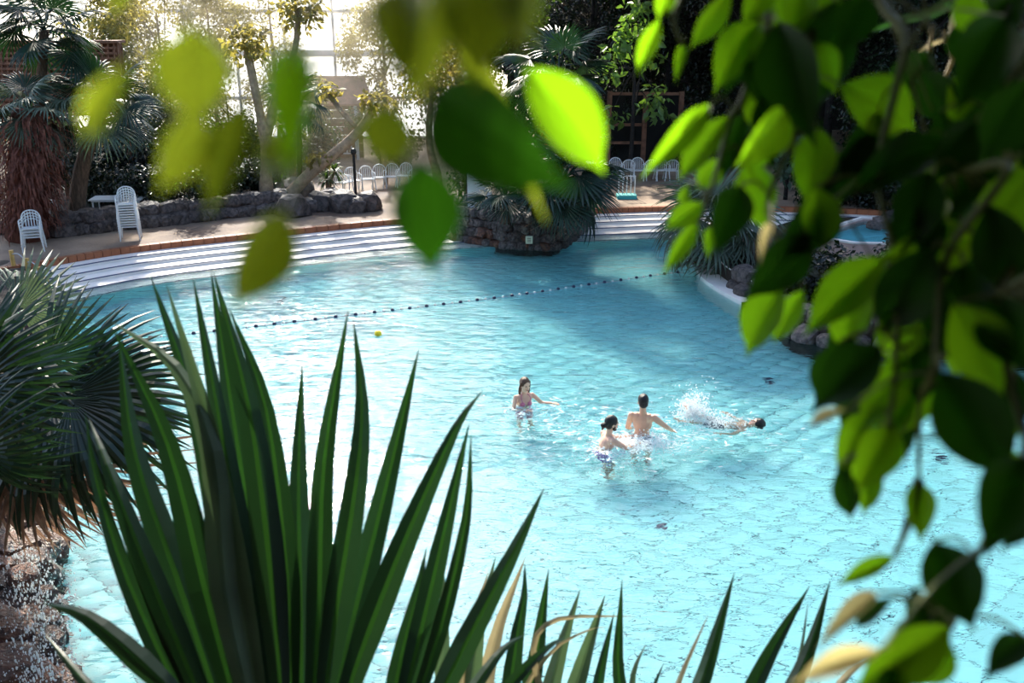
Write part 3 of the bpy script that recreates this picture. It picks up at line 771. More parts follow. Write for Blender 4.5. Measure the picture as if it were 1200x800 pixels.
m.tube(spline([rel(420, 152, Y0), rel(400, 130, Y0), rel(385, 110, Y0)], 4), [0.09] * 9, 7); m.build('branch', 'pale_bark', ft, True)
for k, (px, py) in enumerate(((300, 248), (325, 252), (290, 251))):
    m = MB(); m.tube(spline([rel(313, 235, Y0), rel((313 + px) / 2, 240, Y0 - 0.1), rel(px, py, Y0 - 0.2)], 3), [0.12] * 4 + [0.06] * 3, 6); m.build('root', 'pale_bark', ft, True)
V, F = leaf_cloud([(rel(440, 118, Y0), (0.6, 0.5, 0.35)), (rel(350, 12, Y0), (0.9, 0.6, 0.7)), (rel(290, 50, Y0), (0.8, 0.6, 0.7)), (rel(372, 192, Y0) + Vector((0, 0, .2)), (0.5, 0.3, 0.25)), (rel(385, 108, Y0), (0.4, 0.3, 0.3))], 900, 0.26, 4)
tag(link('foliage', mesh_from('foliage', V, F, 'gold_foliage'), ft), kind='stuff')
for i, (lab, px, py, hs) in enumerate([('spiky dracaena in front of the bright windows', 345, 232, [(0, 0, 3.3), (0.35, 0, 2.4), (-0.3, 0, 2.7)]), ('spiky dracaena right of the leaning trunk', 452, 216, [(0, 0, 3.7), (0.5, 0, 3.0), (-0.4, 0, 2.6)]), ('spiky dracaena left of the forked trunk', 248, 238, [(0, 0, 2.3), (0.4, 0, 1.6)]), ('low yucca at the foot of the leaning trunk', 385, 236, [(0, 0, 0.8), (0.3, 0, 1.1)])]):
    spiky('dracaena', lab, onz(px, py, dz), 3, hs, 0.62, 46, 'gold_foliage' if i < 2 else 'mid_foliage', seed=i)
p = onz(513, 236, dz); bt = thing('bare_trunk', 'bare pale trunk between the chairs and the island', 'tree', p)
m = MB(); m.tube([q - p for q in spline([p, aty(512, 205, p.y), aty(503, 165, p.y), aty(506, 100, p.y)], 4)], [0.2, 0.2, 0.19, 0.18, 0.17, 0.16, 0.15, 0.14, 0.13, 0.12, 0.12, 0.1, 0.09], 9); m.build('trunk', 'pale_bark', bt, True)
V, F = leaf_cloud([(aty(506, 95, p.y) - p, (1.2, 0.8, 0.8)), (aty(520, 60, p.y) - p, (1.2, 0.8, 0.9))], 1500, 0.2, 14); tag(link('foliage', mesh_from('foliage', V, F, 'gold_foliage'), bt), kind='stuff')

# ------------------------------------------------------------------ fan palms round the pool
def palm_px(name, label, bpx, bpy, z, tpx, tpy, **kw):
    b = onz(bpx, bpy, z); t = aty(tpx, tpy, b.y); return fan_palm(name, label, b, t, **kw)
palm_px('shaggy_palm', 'fan palm with red brown shaggy trunk behind the short chair stack', 32, 280, dz, 34, 128, crown_r=0.75, n=15, leaf_r=0.95, kinds=('silver', 'green', 'silver'), trunk_r=0.55, shag=1500, seed=3, trunk_mat='red_shag')
palm_px('tall_palm', 'tall dark fan palm above the lattice screen', 40, 268, dz, 52, 35, crown_r=0.9, n=16, leaf_r=1.2, kinds=('green',), trunk_r=0.16, seed=5)
palm_px('drooping_palm', 'fan palm with drooping silver leaves on a leaning trunk', 88, 268, dz, 120, 125, crown_r=1.0, n=16, leaf_r=1.25, kinds=('green', 'silver', 'green'), trunk_r=0.24, trunk_mat='bark', seed=8, lean=Vector((-0.2, 0, 0)))
palm_px('slim_palm', 'slim fan palm in front of the timber hut', 352, 235, dz, 350, 122, crown_r=0.7, n=13, leaf_r=0.9, kinds=('green', 'silver'), trunk_r=0.09, seed=23, low=-60)
palm_px('island_palm', 'low fan palm on the island above the cream sign', 592, 262, 0.95, 592, 232, crown_r=0.65, n=15, leaf_r=0.95, kinds=('stiff', 'green'), trunk_r=0.14, seed=11, low=-25)
palm_px('island_palm', 'dark fan palm with drooping fronds at the right end of the island', 648, 262, 0.95, 662, 208, crown_r=0.9, n=20, leaf_r=1.35, kinds=('green', 'stiff'), trunk_r=0.2, trunk_mat='dark_bark', seed=13, low=-60, dead=3)
palm_px('island_palm', 'tall dark trunked fan palm behind the island', 655, 250, 0.95, 655, 90, crown_r=1.0, n=14, leaf_r=1.2, kinds=('green',), trunk_r=0.26, trunk_mat='dark_bark', seed=17, shag=250)
palm_px('bank_palm', 'grey green fan palm leaning over the pale pool rim', 862, 300, 0.42, 838, 262, crown_r=0.85, n=20, leaf_r=1.35, kinds=('silver', 'silver', 'silver'), trunk_r=0.16, seed=19, low=-65, dead=2)

# right bank: pale rim, raised pool, rocks, ivy trunk
rim = MB(); L = spline([(6.9, 28.8, 0), (6.1, 27.2, 0), (5.75, 25.6, 0), (5.9, 24.3, 0), (6.3, 22.9, 0)], 5)
ribbon(rim, offset(L, 0.5), 0.10, offset(L, -0.1), 0.10); ribbon(rim, offset(L, 0.5), -1.2, offset(L, 0.5), 0.10); ribbon(rim, offset(L, -0.1), 0.10, offset(L, -0.1), 0.46)
struct('pool_rim', rim, 'white_step')
rp = MB(); c0 = [onz(962, 282, 0.95), onz(1000, 288, 0.95), onz(1060, 289, 0.95), onz(1110, 288, 0.95), onz(1130, 262, 0.95), onz(1010, 257, 0.95), onz(975, 268, 0.95)]
cen = sum(c0, Vector()) / len(c0); inn = [cen + (p - cen) * 0.90 for p in c0]; n = len(c0)
V = [(p.x, p.y, 0.3) for p in c0] + [(p.x, p.y, 1.0) for p in c0] + [(p.x, p.y, 1.0) for p in inn] + [(p.x, p.y, 0.5) for p in inn]
F = [(k * n + i, k * n + (i + 1) % n, (k + 1) * n + (i + 1) % n, (k + 1) * n + i) for k in range(3) for i in range(n)] + [tuple(3 * n + i for i in range(n))]
rp.add(V, F); rpo = struct('raised_pool', rp, 'pink_tile')
m = MB(); inn2 = [cen + (p - cen) * 0.93 for p in c0]; out2 = [cen + (p - cen) * 1.01 for p in c0]
m.add([(p.x, p.y, 1.0) for p in out2] + [(p.x, p.y, 1.05) for p in out2] + [(p.x, p.y, 1.05) for p in inn2] + [(p.x, p.y, 0.9) for p in inn2], [(k * n + i, k * n + (i + 1) % n, (k + 1) * n + (i + 1) % n, (k + 1) * n + i) for k in range(3) for i in range(n)])
m.build('rim', 'white_step', rpo)
m = MB(); m.add([(p.x, p.y, 0.52) for p in inn], [tuple(range(n))]); m.build('basin_floor', 'pool_tile', rpo)
m = MB(); m.add([(p.x, p.y, 0.93) for p in inn2], [tuple(range(n))]); m.build('side_water', 'side_water', rpo)
g = thing('rock_group', 'pale and black rocks in the small raised pool', 'rocks', onz(1052, 262, 0.93))
for px, py, r in ((1036, 266, .4), (1048, 262, .5), (1060, 258, .5), (1070, 254, .55), (1058, 264, .4), (1024, 268, .3)):
    p = onz(px, py, 0.93); rock(g, (p.x, p.y, 0.93 + r * 0.3), (r, r * 0.8, r * 0.6))
eb = thing('bank_rocks', 'dark rocks edging the right bank under the fig leaves', 'rocks', (8, 20.5, 0.1))
for a, b_ in zip(RIGHT_BANK[3:10], RIGHT_BANK[4:11]):
    a, b_ = Vector((*a, 0)), Vector((*b_, 0)); k = max(2, int((b_ - a).length / 0.5))
    for i in range(k):
        for lay in range(2):
            p = a.lerp(b_, (i + random.random() * 0.4) / k); r = random.uniform(0.24, 0.38); rock(eb, (p.x + lay * 0.15, p.y + lay * 0.15, 0.1 + 0.36 * lay), (r * 1.1, r, r * 0.9))
p = onz(1112, 396, 0.42); iv = thing('ivy_trunk', 'thick black trunk wrapped in shaded ivy on the right bank', 'tree', p)
m = MB(); m.tube(spline([(0, 0, -0.1), (0.1, 0, 3), (0.25, 0, 6.5), (0.3, 0, 9)], 4), [0.5] * 7 + [0.42] * 6, 10); m.build('trunk', 'dark_bark', iv, True)
V, F = leaf_cloud([((0.05 + 0.03 * k, 0, 0.4 + 0.6 * k), (0.7, 0.7, 0.5)) for k in range(14)], 6500, 0.15, 21); tag(link('ivy', mesh_from('ivy', V, F, 'dark_foliage'), iv), kind='stuff')
# ------------------------------------------------------------------ things in the pool
fl = thing('float_line', 'float line with small dark floats stretched across the pool', 'float line', onz(480, 358, 0))
LN = [onz(150, 399, 0), onz(239, 390, 0), onz(345, 377.5, 0), onz(439, 366.5, 0), onz(520, 357, 0), onz(600, 347, 0), onz(690, 334, 0), onz(775, 322, 0), onz(800, 319, 0)]
LP = spline(LN, 10)
m = MB(); m.tube([p - fl.location + Vector((0, 0, 0.01)) for p in LP], 0.008, 5); m.build('rope', 'rope', fl)
m = MB(); m.ball((0, 0, 0), (0.05, 0.05, 0.045), 8, 6); fm = m.mesh('float', 'navy_float', True)
m = MB(); m.ball((0, 0, 0), (0.036, 0.036, 0.033), 8, 6); fm2 = m.mesh('float', 'white_plastic', True)
LP = spline(LN, 40)
dist, last, nfl = 0.0, LP[0], 0
for p in LP[1:]:
    dist += (p - last).length; last = p
    if dist > 0.21:
        o = link('float', fm if nfl % 2 else fm2, fl); o.location = p - fl.location + Vector((0, 0, 0.02)); dist = 0; nfl += 1
m = MB(); m.ball((0, 0, 0), 0.085, 14, 10); b_ = m.build('ball', 'yellow_ball', None, True); b_.location = onz(443, 391, 0.03)
tag(b_, 'small yellow ball floating near the float line', 'ball')
def refr(px, py, z):
    p = onz(px, py, 0); d = pdir(px, py).normalized(); h = Vector((d.x, d.y, 0)); si = h.length / 1.33; h.normalize()
    return p + (h * si / math.sqrt(1 - si * si) - Vector((0, 0, 1))) * (-z)
for px, py, lab in ((330, 351, 'small dark drain in the pool floor beyond the float line'), (1103, 536, 'dark drain in the pool floor under the fig leaves'), (900, 446, 'dark drain in the pool floor behind the floating swimmer'), (775, 615, 'dark drain in the pool floor in front of the swimmers')):
    p = refr(px, py, -1.15); d = thing('floor_drain', lab, 'drain', (p.x, p.y, -1.163))
    m = MB(); m.tube([(0, 0, 0), (0, 0, 0.02)], 0.11, 14); m.build('rim', 'navy_tile', d)
    for k in range(4): m = MB(); m.box((-0.06 + 0.04 * k, 0, 0.024), (0.018, 0.15, 0.012)); m.build('slat', 'black_metal', d)
bp_ = thing('bamboo_posts', 'short yellow bamboo posts with rope at the left end of the steps', 'posts', onz(40, 322, 0.42))
prev = None
m2 = MB()
for px, py, h in ((17, 316, .55), (35, 326, .55), (50, 337, .55), (59, 352, .6), (66, 405, .65)):
    p = onz(px, py, 0.35); m = MB(); q = p - bp_.location; m.tube([q + Vector((0, 0, -0.3)), q + Vector((0, 0, h))], 0.06, 7); m.build('post', 'bamboo', bp_)
    if prev: m2.tube(spline([prev, (prev + q) / 2 + Vector((0, 0, h * 0.6)), q + Vector((0, 0, h * 0.8))], 4), 0.015, 5)
    prev = q + Vector((0, 0, h * 0.8))
m2.build('rope', 'rope', bp_)

# ------------------------------------------------------------------ people
def solid(name, mb, material, parent, voxel=0.009, it=5):
    """one continuous smooth surface grown from overlapping volumes"""
    me = mb.mesh(name); tmp = link(name, me)
    r = tmp.modifiers.new('r', 'REMESH'); r.mode = 'VOXEL'; r.voxel_size = voxel
    s = tmp.modifiers.new('s', 'SMOOTH'); s.factor = 0.5; s.iterations = it
    dg = bpy.context.evaluated_depsgraph_get()
    out = bpy.data.meshes.new_from_object(tmp.evaluated_get(dg))
    bpy.data.objects.remove(tmp); bpy.data.meshes.remove(me)
    out.materials.clear(); out.materials.append(MATS[material])
    out.polygons.foreach_set('use_smooth', np.ones(len(out.polygons), dtype=bool))
    return link(name, out, parent)
def limb(m, pts, rs):
    pts = [Vector(p) for p in pts]
    for i in range(len(pts) - 1):
        m.tube([pts[i], pts[i].lerp(pts[i + 1], 0.35), pts[i + 1]], [rs[i], rs[i] * 0.62 + rs[i + 1] * 0.42, rs[i + 1]], 12)
    for p, r in zip(pts, rs): m.ball(p, r * 0.99, 12, 8)
def hand(m, wrist, fwd, palm_n, side, s=1.0):
    """palm, four curled fingers of different length and a thumb that leaves the side of the palm"""
    f = Vector(fwd).normalized(); n = Vector(palm_n); n = (n - f * n.dot(f)).normalized(); t = n.cross(f) * side
    M = Matrix((f, t, n)).transposed(); w = Vector(wrist)
    m.ball(w + f * 0.05 * s, (0.055 * s, 0.043 * s, 0.019 * s), 10, 7, M)
    for k, L in enumerate((0.068, 0.078, 0.072, 0.056)):
        b = w + f * 0.085 * s + t * (0.032 - 0.021 * k) * s; sp = t * (0.012 - 0.008 * k)
        limb(m, [b, b + (f + sp) * L * 0.5 * s + n * 0.006, b + (f + sp) * L * 0.95 * s + n * 0.024 * s], [0.0105, 0.0098, 0.0088])
    b = w + f * 0.03 * s + t * 0.035 * s
    limb(m, [b, b + (f * 0.6 + t) * 0.032 * s + n * 0.006, b + (f * 1.1 + t * 0.8) * 0.055 * s + n * 0.014], [0.0135, 0.0115, 0.0098])
def head(m, c, fwd, up):
    f = Vector(fwd).normalized(); u = Vector(up); u = (u - f * u.dot(f)).normalized(); l = u.cross(f)
    M = Matrix((f, l, u)).transposed() * 1.12; c = Vector(c); hs = 1.12; g = lambda a, b, d: c + (f * a + l * b + u * d) * hs
    m.ball(g(-0.005, 0, 0.025), (0.098, 0.077, 0.098), 16, 12, M)        # skull
    m.ball(g(0.025, 0, -0.045), (0.068, 0.060, 0.075), 14, 10, M)        # face and jaw
    m.ball(g(0.062, 0, -0.098), (0.026, 0.028, 0.022), 10, 7, M)         # chin
    m.tube([g(0.088, 0, 0.015), g(0.108, 0, -0.030)], [0.009, 0.015], 8); m.ball(g(0.106, 0, -0.030), 0.016)   # nose
    for s in (-1, 1):
        m.ball(g(-0.005, s * 0.078, -0.012), (0.020, 0.009, 0.032), 8, 7, M)  # ears
        m.ball(g(0.078, s * 0.031, 0.033), (0.014, 0.024, 0.008), 8, 6, M)    # brow
        m.ball(g(0.070, s * 0.040, -0.025), (0.018, 0.020, 0.016), 8, 6, M)   # cheek
    return g, M
def face(g, M, parent, beard=None):
    for s in (-1, 1):
        e = MB(); e.ball(g(0.090, s * 0.031, 0.012), (0.008, 0.014, 0.008), 10, 7, M); e.build('eye', 'eye', parent, True)
    e = MB(); e.ball(g(0.094, 0, -0.066), (0.009, 0.024, 0.009), 10, 7, M); e.build('mouth', 'lips', parent, True)
def person(name_label, J, skin, group=None):
    t = thing('person', name_label, 'person', J['loc'], 0)
    X = J['fwd']; yaw = Matrix.Rotation(J['yaw'], 3, 'Z'); B = J.get('body', yaw)
    W = lambda p: B @ Vector(p)
    m = MB(); h = J['s']
    P = {k: W(Vector(v) * h) for k, v in J['pts'].items()}
    up_t = (P['chest'] - P['hip']).normalized(); fw = W((1, 0, 0)); fw = (fw - up_t * fw.dot(up_t)).normalized(); MT = Matrix((fw, up_t.cross(fw), up_t)).transposed()
    m.ball(P['hip'], tuple(k * h for k in (0.115, 0.165, 0.13)), 14, 10, MT)
    m.ball(P['hip'].lerp(P['chest'], 0.42), tuple(k * h for k in (0.095, 0.135 * J.get('waist', 1), 0.17)), 14, 10, MT)
    m.ball(P['chest'], tuple(k * h for k in (0.118, 0.165, 0.19)), 14, 10, MT)
    for s in ('l', 'r'):
        m.ball(P['chest'].lerp(P['sh_' + s], 0.55) + up_t * 0.02, tuple(k * h for k in (0.075, 0.085, 0.095)), 12, 8, MT)
        limb(m, [P['sh_' + s], P['el_' + s], P['wr_' + s]], [0.058 * h * J.get('arm', 1), 0.041 * h, 0.027 * h])
        d = P['wr_' + s] - P['el_' + s]
        hand(m, P['wr_' + s], d + W(J.get('hand_bend', (0, 0, -0.02))), W(J['palm_' + s]), 1 if s == 'r' else -1)
        limb(m, [P['hj_' + s], P['kn_' + s], P['an_' + s]], [0.088 * h, 0.056 * h, 0.038 * h])
        an, to = P['an_' + s], P['toe_' + s]; limb(m, [an, an.lerp(to, 0.5), to], [0.038 * h, 0.036 * h, 0.026 * h])
        if J.get('bust'): m.ball(P['chest'] + fw * 0.085 * h + up_t * (-0.01) + up_t.cross(fw) * (0.07 if s == 'l' else -0.07), 0.062 * h, 12, 8)
    limb(m, [P['chest'] + up_t * 0.13 * h, P['neck'], P['head'] - (P['head'] - P['neck']).normalized() * 0.05], [0.075 * h, 0.055 * h, 0.052 * h])
    g, M = head(m, P['head'], W(J['look']), W(J.get('headup', (0, 0, 1))))
    solid('body', m, skin, t); face(g, M, t)
    hm = MB(); hair_mat = J['hair']
    if J['style'] == 'short':
        hm.ball(g(-0.018, 0, 0.040), (0.104, 0.086, 0.100), 16, 12, M); hm.ball(g(-0.055, 0, -0.02), (0.06, 0.074, 0.07), 12, 9, M)
    elif J['style'] == 'bun':
        hm.ball(g(-0.014, 0, 0.040), (0.106, 0.088, 0.102), 16, 12, M); hm.ball(g(-0.05, 0, -0.015), (0.068, 0.078, 0.075), 12, 9, M); hm.ball(g(-0.135, 0, -0.015), (0.048, 0.05, 0.045), 12, 9, M)
        hm.tube([g(-0.14, 0, -0.03), g(-0.15, 0.01, -0.10)], [0.03, 0.012], 8)
    else:
        hm.ball(g(-0.018, 0, 0.036), (0.104, 0.088, 0.103), 16, 12, M)
        for s in (-1, 1): hm.tube(spline([g(0.02, s * 0.072, 0.07), g(-0.01, s * 0.092, -0.02), g(-0.02, s * 0.088, -0.14), g(-0.01, s * 0.07, -0.20)], 3), [0.022] * 4 + [0.026] * 3 + [0.024, 0.016, 0.008], 8)
        hm.tube(spline([g(-0.08, 0, 0.03), g(-0.095, 0, -0.08), g(-0.075, 0, -0.19)], 4), [0.05] * 5 + [0.045, 0.04, 0.03, 0.012], 10)
    solid('hair', hm, hair_mat, t, 0.008, 3)
    if J.get('beard'):
        bm_ = MB(); bm_.ball(g(0.052, 0, -0.095), (0.036, 0.045, 0.034), 12, 9, M)
        for s in (-1, 1): bm_.ball(g(0.02, s * 0.056, -0.06), (0.03, 0.014, 0.045), 9, 7, M)
        solid('beard', bm_, hair_mat, t, 0.008, 2)
    return t, P, fw, up_t, MT, h, W
def std(**k):
    p = dict(hip=(0, 0, .95), chest=(0, 0, 1.30), neck=(0.0, 0, 1.50), head=(0.02, 0, 1.67), sh_l=(0, .185, 1.43), sh_r=(0, -.185, 1.43), hj_l=(0, .095, .90), hj_r=(0, -.095, .90),
             kn_l=(.06, .11, .49), kn_r=(.04, -.11, .49), an_l=(0, .12, .08), an_r=(-.05, -.12, .08), toe_l=(.16, .14, .03), toe_r=(.11, -.14, .03))
    p.update(k); return p
BED = -1.165
def shorts(t, P, MT, h, matn, fw, up_t):
    m = MB(); m.ball(P['hip'] + up_t * 0.02, tuple(k * h for k in (0.128, 0.178, 0.12)), 14, 10, MT)
    for s in ('l', 'r'): limb(m, [P['hj_' + s], P['hj_' + s].lerp(P['kn_' + s], 0.6)], [0.10 * h, 0.085 * h])
    solid('swim_shorts', m, matn, t, 0.012, 3)
q = onz(614, 473, 0)
t, P, fw, ut, MT, h, W = person('woman with wet brown hair in a pink bikini, chest deep, arms forward', dict(loc=(q.x, q.y, BED), fwd=0, yaw=math.atan2(-1, 0.42), s=0.93,
    pts=std(head=(0.03, 0.01, 1.68), el_l=(.10, .36, 1.25), wr_l=(.22, .52, 1.27), el_r=(.10, -.28, 1.17), wr_r=(.30, -.10, 1.24)), palm_l=(0, 0, -1), palm_r=(0, 0, -1), look=(1, 0.12, -0.08), hair='hair_brown', style='long', bust=True, waist=0.85, arm=0.8), 'skin')
m = MB(); lt = ut.cross(fw)
for s in (-1, 1): m.ball(P['chest'] + fw * 0.092 * h - ut * 0.012 + lt * 0.07 * s, 0.060 * h, 12, 9)
m.ball(P['chest'] - ut * 0.04, (0.117 * h, 0.162 * h, 0.022), 18, 8, MT)
solid('bikini_top', m, 'pink_cloth', t, 0.008, 2)
for s in (-1, 1):
    m = MB(); m.tube(spline([P['chest'] + fw * 0.125 * h + lt * 0.075 * s + ut * 0.03, P['chest'] + fw * 0.09 * h + lt * 0.09 * s + ut * 0.13 * h, P['neck'] + lt * 0.055 * s - ut * 0.02, P['chest'] - fw * 0.09 * h + lt * 0.09 * s + ut * 0.08], 4), 0.008, 6); m.build('strap', 'pink_cloth', t)
shorts(t, P, MT, h, 'pink_cloth', fw, ut)
q = onz(752, 509, 0)
t, P, fw, ut, MT, h, W = person('man with short black hair standing with bare back to the camera', dict(loc=(q.x, q.y, BED + 0.0), fwd=0, yaw=math.atan2(1, 0.30), s=1.06,
    pts=std(head=(0.03, 0.01, 1.68), chest=(0.03, 0, 1.31), el_r=(.06, -.40, 1.26), wr_r=(.24, -.47, 1.13), el_l=(.10, .26, 1.16), wr_l=(.30, .20, 1.02)), palm_l=(0, 0, -1), palm_r=(0, 0, -1), look=(1, 0.35, -0.1), hair='hair_dark', style='short'), 'skin_b')
shorts(t, P, MT, h, 'dark_cloth', fw, ut)
q = onz(714, 522, 0)
t, P, fw, ut, MT, h, W = person('bearded person with black hair in a bun and purple swimwear, splashing', dict(loc=(q.x - 0.05, q.y, BED), fwd=0, yaw=math.atan2(0.42, 1.0), s=0.98,
    pts=std(hip=(-.12, 0, .90), hj_l=(-.12, .095, .86), hj_r=(-.12, -.095, .86), chest=(0.0, 0, 1.22), neck=(0.04, 0, 1.43), head=(0.09, 0, 1.60), sh_l=(.03, .185, 1.35), sh_r=(.03, -.185, 1.35), el_r=(.26, -.26, 1.20), wr_r=(.52, -.18, 1.21), el_l=(.30, .24, 1.18), wr_l=(.56, .16, 1.20)), palm_l=(0, 0, -1), palm_r=(0, 0, -1), look=(1, -0.05, -0.05), hair='hair_dark', style='bun', beard=True), 'skin')
shorts(t, P, MT, h, 'purple_cloth', fw, ut)
# floating swimmer: lies on the back, head to the right, feet kicking up
hd = onz(888, 497, 0); ft_ = onz(818, 488, 0); ax = (hd - ft_); ax.z = 0; ax.normalize()
B = Matrix((Vector((0, 0, 1)), Vector((0, 0, 1)).cross(ax) * -1, ax)); B = Matrix((Vector((0, 0, 1)), ax.cross(Vector((0, 0, 1))), ax)).transposed()
c = hd - ax * 0.72
t, P, fw, ut, MT, h, W = person('dark haired swimmer floating on the back with feet kicking up spray', dict(loc=(c.x, c.y, -0.13), fwd=0, yaw=0, body=B, s=0.95,
    pts=dict(hip=(-.14, 0, 0.05), chest=(-.05, 0, .38), neck=(.0, 0, .60), head=(.13, 0, .74), sh_l=(-.03, .18, .50), sh_r=(-.03, -.18, .50), el_l=(-.12, .36, .34), wr_l=(-.05, .46, .14), el_r=(-.10, -.36, .36), wr_r=(-.03, -.46, .16),
             hj_l=(-.13, .09, 0), hj_r=(-.13, -.09, 0), kn_l=(-.04, .11, -.36), kn_r=(.10, -.10, -.30), an_l=(-.10, .10, -.72), an_r=(.20, -.09, -.60), toe_l=(.02, .10, -.82), toe_r=(.35, -.09, -.66)),
    palm_l=(-1, 0, 0), palm_r=(-1, 0, 0), look=(0.85, 0.15, -0.62), headup=(0.55, 0, 0.85), hair='hair_dark', style='bun'), 'skin')
shorts(t, P, MT, h, 'dark_cloth', fw, ut)

# spray and foam
m0 = MB(); m0.ball((0, 0, 0), 1, 5, 3); DV, DF = np.array(m0.v), m0.f
def drops(name, label, pts, rads, cat='spray'):
    V, F = [], []
    for p, r in zip(pts, rads):
        o = len(V); V += (DV * np.asarray(r) + np.asarray(p)).tolist(); F += [tuple(i + o for i in f) for f in DF]
    o = link(name, mesh_from(name, V, F, 'foam')); return tag(o, label, cat, kind='stuff')
def spray(c, n, sx, sy, sz, r0, r1, seed):
    g = np.random.default_rng(seed); p = g.normal(size=(n, 3)) * np.array([sx, sy, sz]); p[:, 2] = np.abs(p[:, 2])
    return (p + np.array(c)).tolist(), [(a, a, a) for a in np.exp(g.uniform(math.log(r0), math.log(r1), n))]
fc = onz(814, 490, 0)
a, b = spray((fc.x - 0.03, fc.y, 0.02), 1500, 0.15, 0.14, 0.22, 0.004, 0.020, 1); a2, b2 = spray((fc.x + 0.30, fc.y - 0.15, 0.0), 700, 0.28, 0.16, 0.05, 0.004, 0.018, 2)
drops('splash', 'white burst of spray over the kicking feet of the floating swimmer', a + a2, b + b2)
sc_ = onz(748, 522, 0); a, b = spray((sc_.x, sc_.y, 0), 1100, 0.26, 0.16, 0.07, 0.004, 0.018, 3); a2, b2 = spray((sc_.x + .35, sc_.y + .1, 0), 400, 0.30, 0.2, 0.03, 0.003, 0.012, 4)
drops('splash', 'white splash in front of the person with the bun', a + a2, b + b2)
# bubbles stirred up below the surface
g = np.random.default_rng(12); P_, R_ = [], []
for cx, cy, n, sx, sy, dp in ((614, 478, 1300, .26, .22, .55), (716, 530, 1500, .32, .24, .6), (754, 514, 1500, .30, .24, .6), (850, 496, 900, .45, .18, .25), (690, 505, 700, .6, .4, .3)):
    q = onz(cx, cy, 0)
    for i in range(n):
        a = math.exp(g.uniform(math.log(0.004), math.log(0.014))); P_.append((q.x + g.normal() * sx, q.y + g.normal() * sy, -0.03 - g.random() ** 1.5 * dp)); R_.append((a, a, a))
drops('bubbles', 'white bubbles churned up in the water around the swimmers', P_, R_, 'bubbles')
# flat foam flecks around the swimmers
g = np.random.default_rng(6); V, F = [], []
for cx, cy, n, s in ((700, 500, 200, 60), (820, 505, 140, 50), (650, 480, 80, 40), (614, 477, 60, 14), (714, 527, 90, 18), (754, 514, 90, 18), (740, 520, 90, 30)):
    for i in range(n):
        p = onz(cx + g.normal() * s, cy + g.normal() * s * 0.35, 0.006); L, Wd = g.uniform(0.02, 0.09), g.uniform(0.006, 0.02); an = g.normal() * 0.5; o = len(V); k = 7
        for j in range(k):
            th = 2 * math.pi * j / k; r = g.uniform(0.7, 1.2); x, y = math.cos(th) * L * r, math.sin(th) * Wd * r
            V.append((p.x + x * math.cos(an) - y * math.sin(an), p.y + x * math.sin(an) + y * math.cos(an), 0.006))
        V.append((p.x, p.y, 0.014)); F += [(o + j, o + (j + 1) % k, o + k) for j in range(k)]
tag(link('foam', mesh_from('foam', V, F, 'foam')), 'thin flecks of foam drifting around the swimmers', 'foam', kind='stuff')

# ------------------------------------------------------------------ left bank: rocks with falling water, fan palms
wr = thing('waterfall_rocks', 'wet red brown rocks with falling water at the left bank', 'rocks', onz(45, 700, 0))
for px, py, d, r, mt in ((8, 786, 7.6, .36, 'warm_rock'), (40, 792, 7.7, .28, 'warm_rock'), (14, 742, 8.0, .26, 'warm_rock'), (42, 752, 8.1, .22, 'rock'), (28, 676, 8.6, .20, 'warm_rock'), (8, 690, 8.7, .30, 'rock'), (48, 700, 8.7, .20, 'rock'), (15, 645, 9.2, .34, 'warm_rock'), (42, 640, 9.4, .30, 'rock'), (30, 712, 8.5, .22, 'rock'), (5, 720, 8.4, .26, 'rock'), (50, 670, 9.1, .2, 'rock'), (25, 610, 9.8, .4, 'warm_rock'), (-8, 640, 9.4, .5, 'rock'), (45, 605, 10.2, .3, 'rock'), (52, 725, 8.5, .2, 'rock'), (-15, 760, 8.0, .5, 'warm_rock'), (58, 780, 8.1, .22, 'rock'), (22, 700, 8.6, .26, 'rock'), (36, 660, 9.0, .26, 'rock'), (25, 760, 8.0, .3, 'rock'), (30, 730, 8.3, .24, 'warm_rock'), (5, 665, 9.0, .3, 'warm_rock'), (55, 750, 8.3, .22, 'rock'), (70, 800, 8.0, .25, 'warm_rock')):
    rock(wr, atd(px, py, d), (r * 0.85, r * 0.75, r * 0.62), 'wet_rock' if mt == 'rock' else mt)
for i in range(26):
    y = 7.5 + i * 0.62
    for lay in range(2):
        r = random.uniform(0.22, 0.34); rock(wr, (edge_x(y) - 0.05 - lay * 0.3, y, 0.05 + lay * 0.5), (r, r * 1.1, r), 'wet_rock')
g = np.random.default_rng(9); P_, R_ = [], []
for i in range(1500):
    px = np.clip(g.normal(35, 22), -15, 90); py = g.uniform(640, 800); px += (py - 700) * 0.10
    p = atd(px, py, 7.3 + (800 - py) * 0.010 + g.uniform(-0.25, 0.15)); P_.append(p); a = math.exp(g.uniform(math.log(0.002), math.log(0.010))); R_.append((a, a, a * g.uniform(1, 3)))
drops('waterfall_spray', 'white water falling and splashing over the rocks on the left bank', P_, R_, 'waterfall')

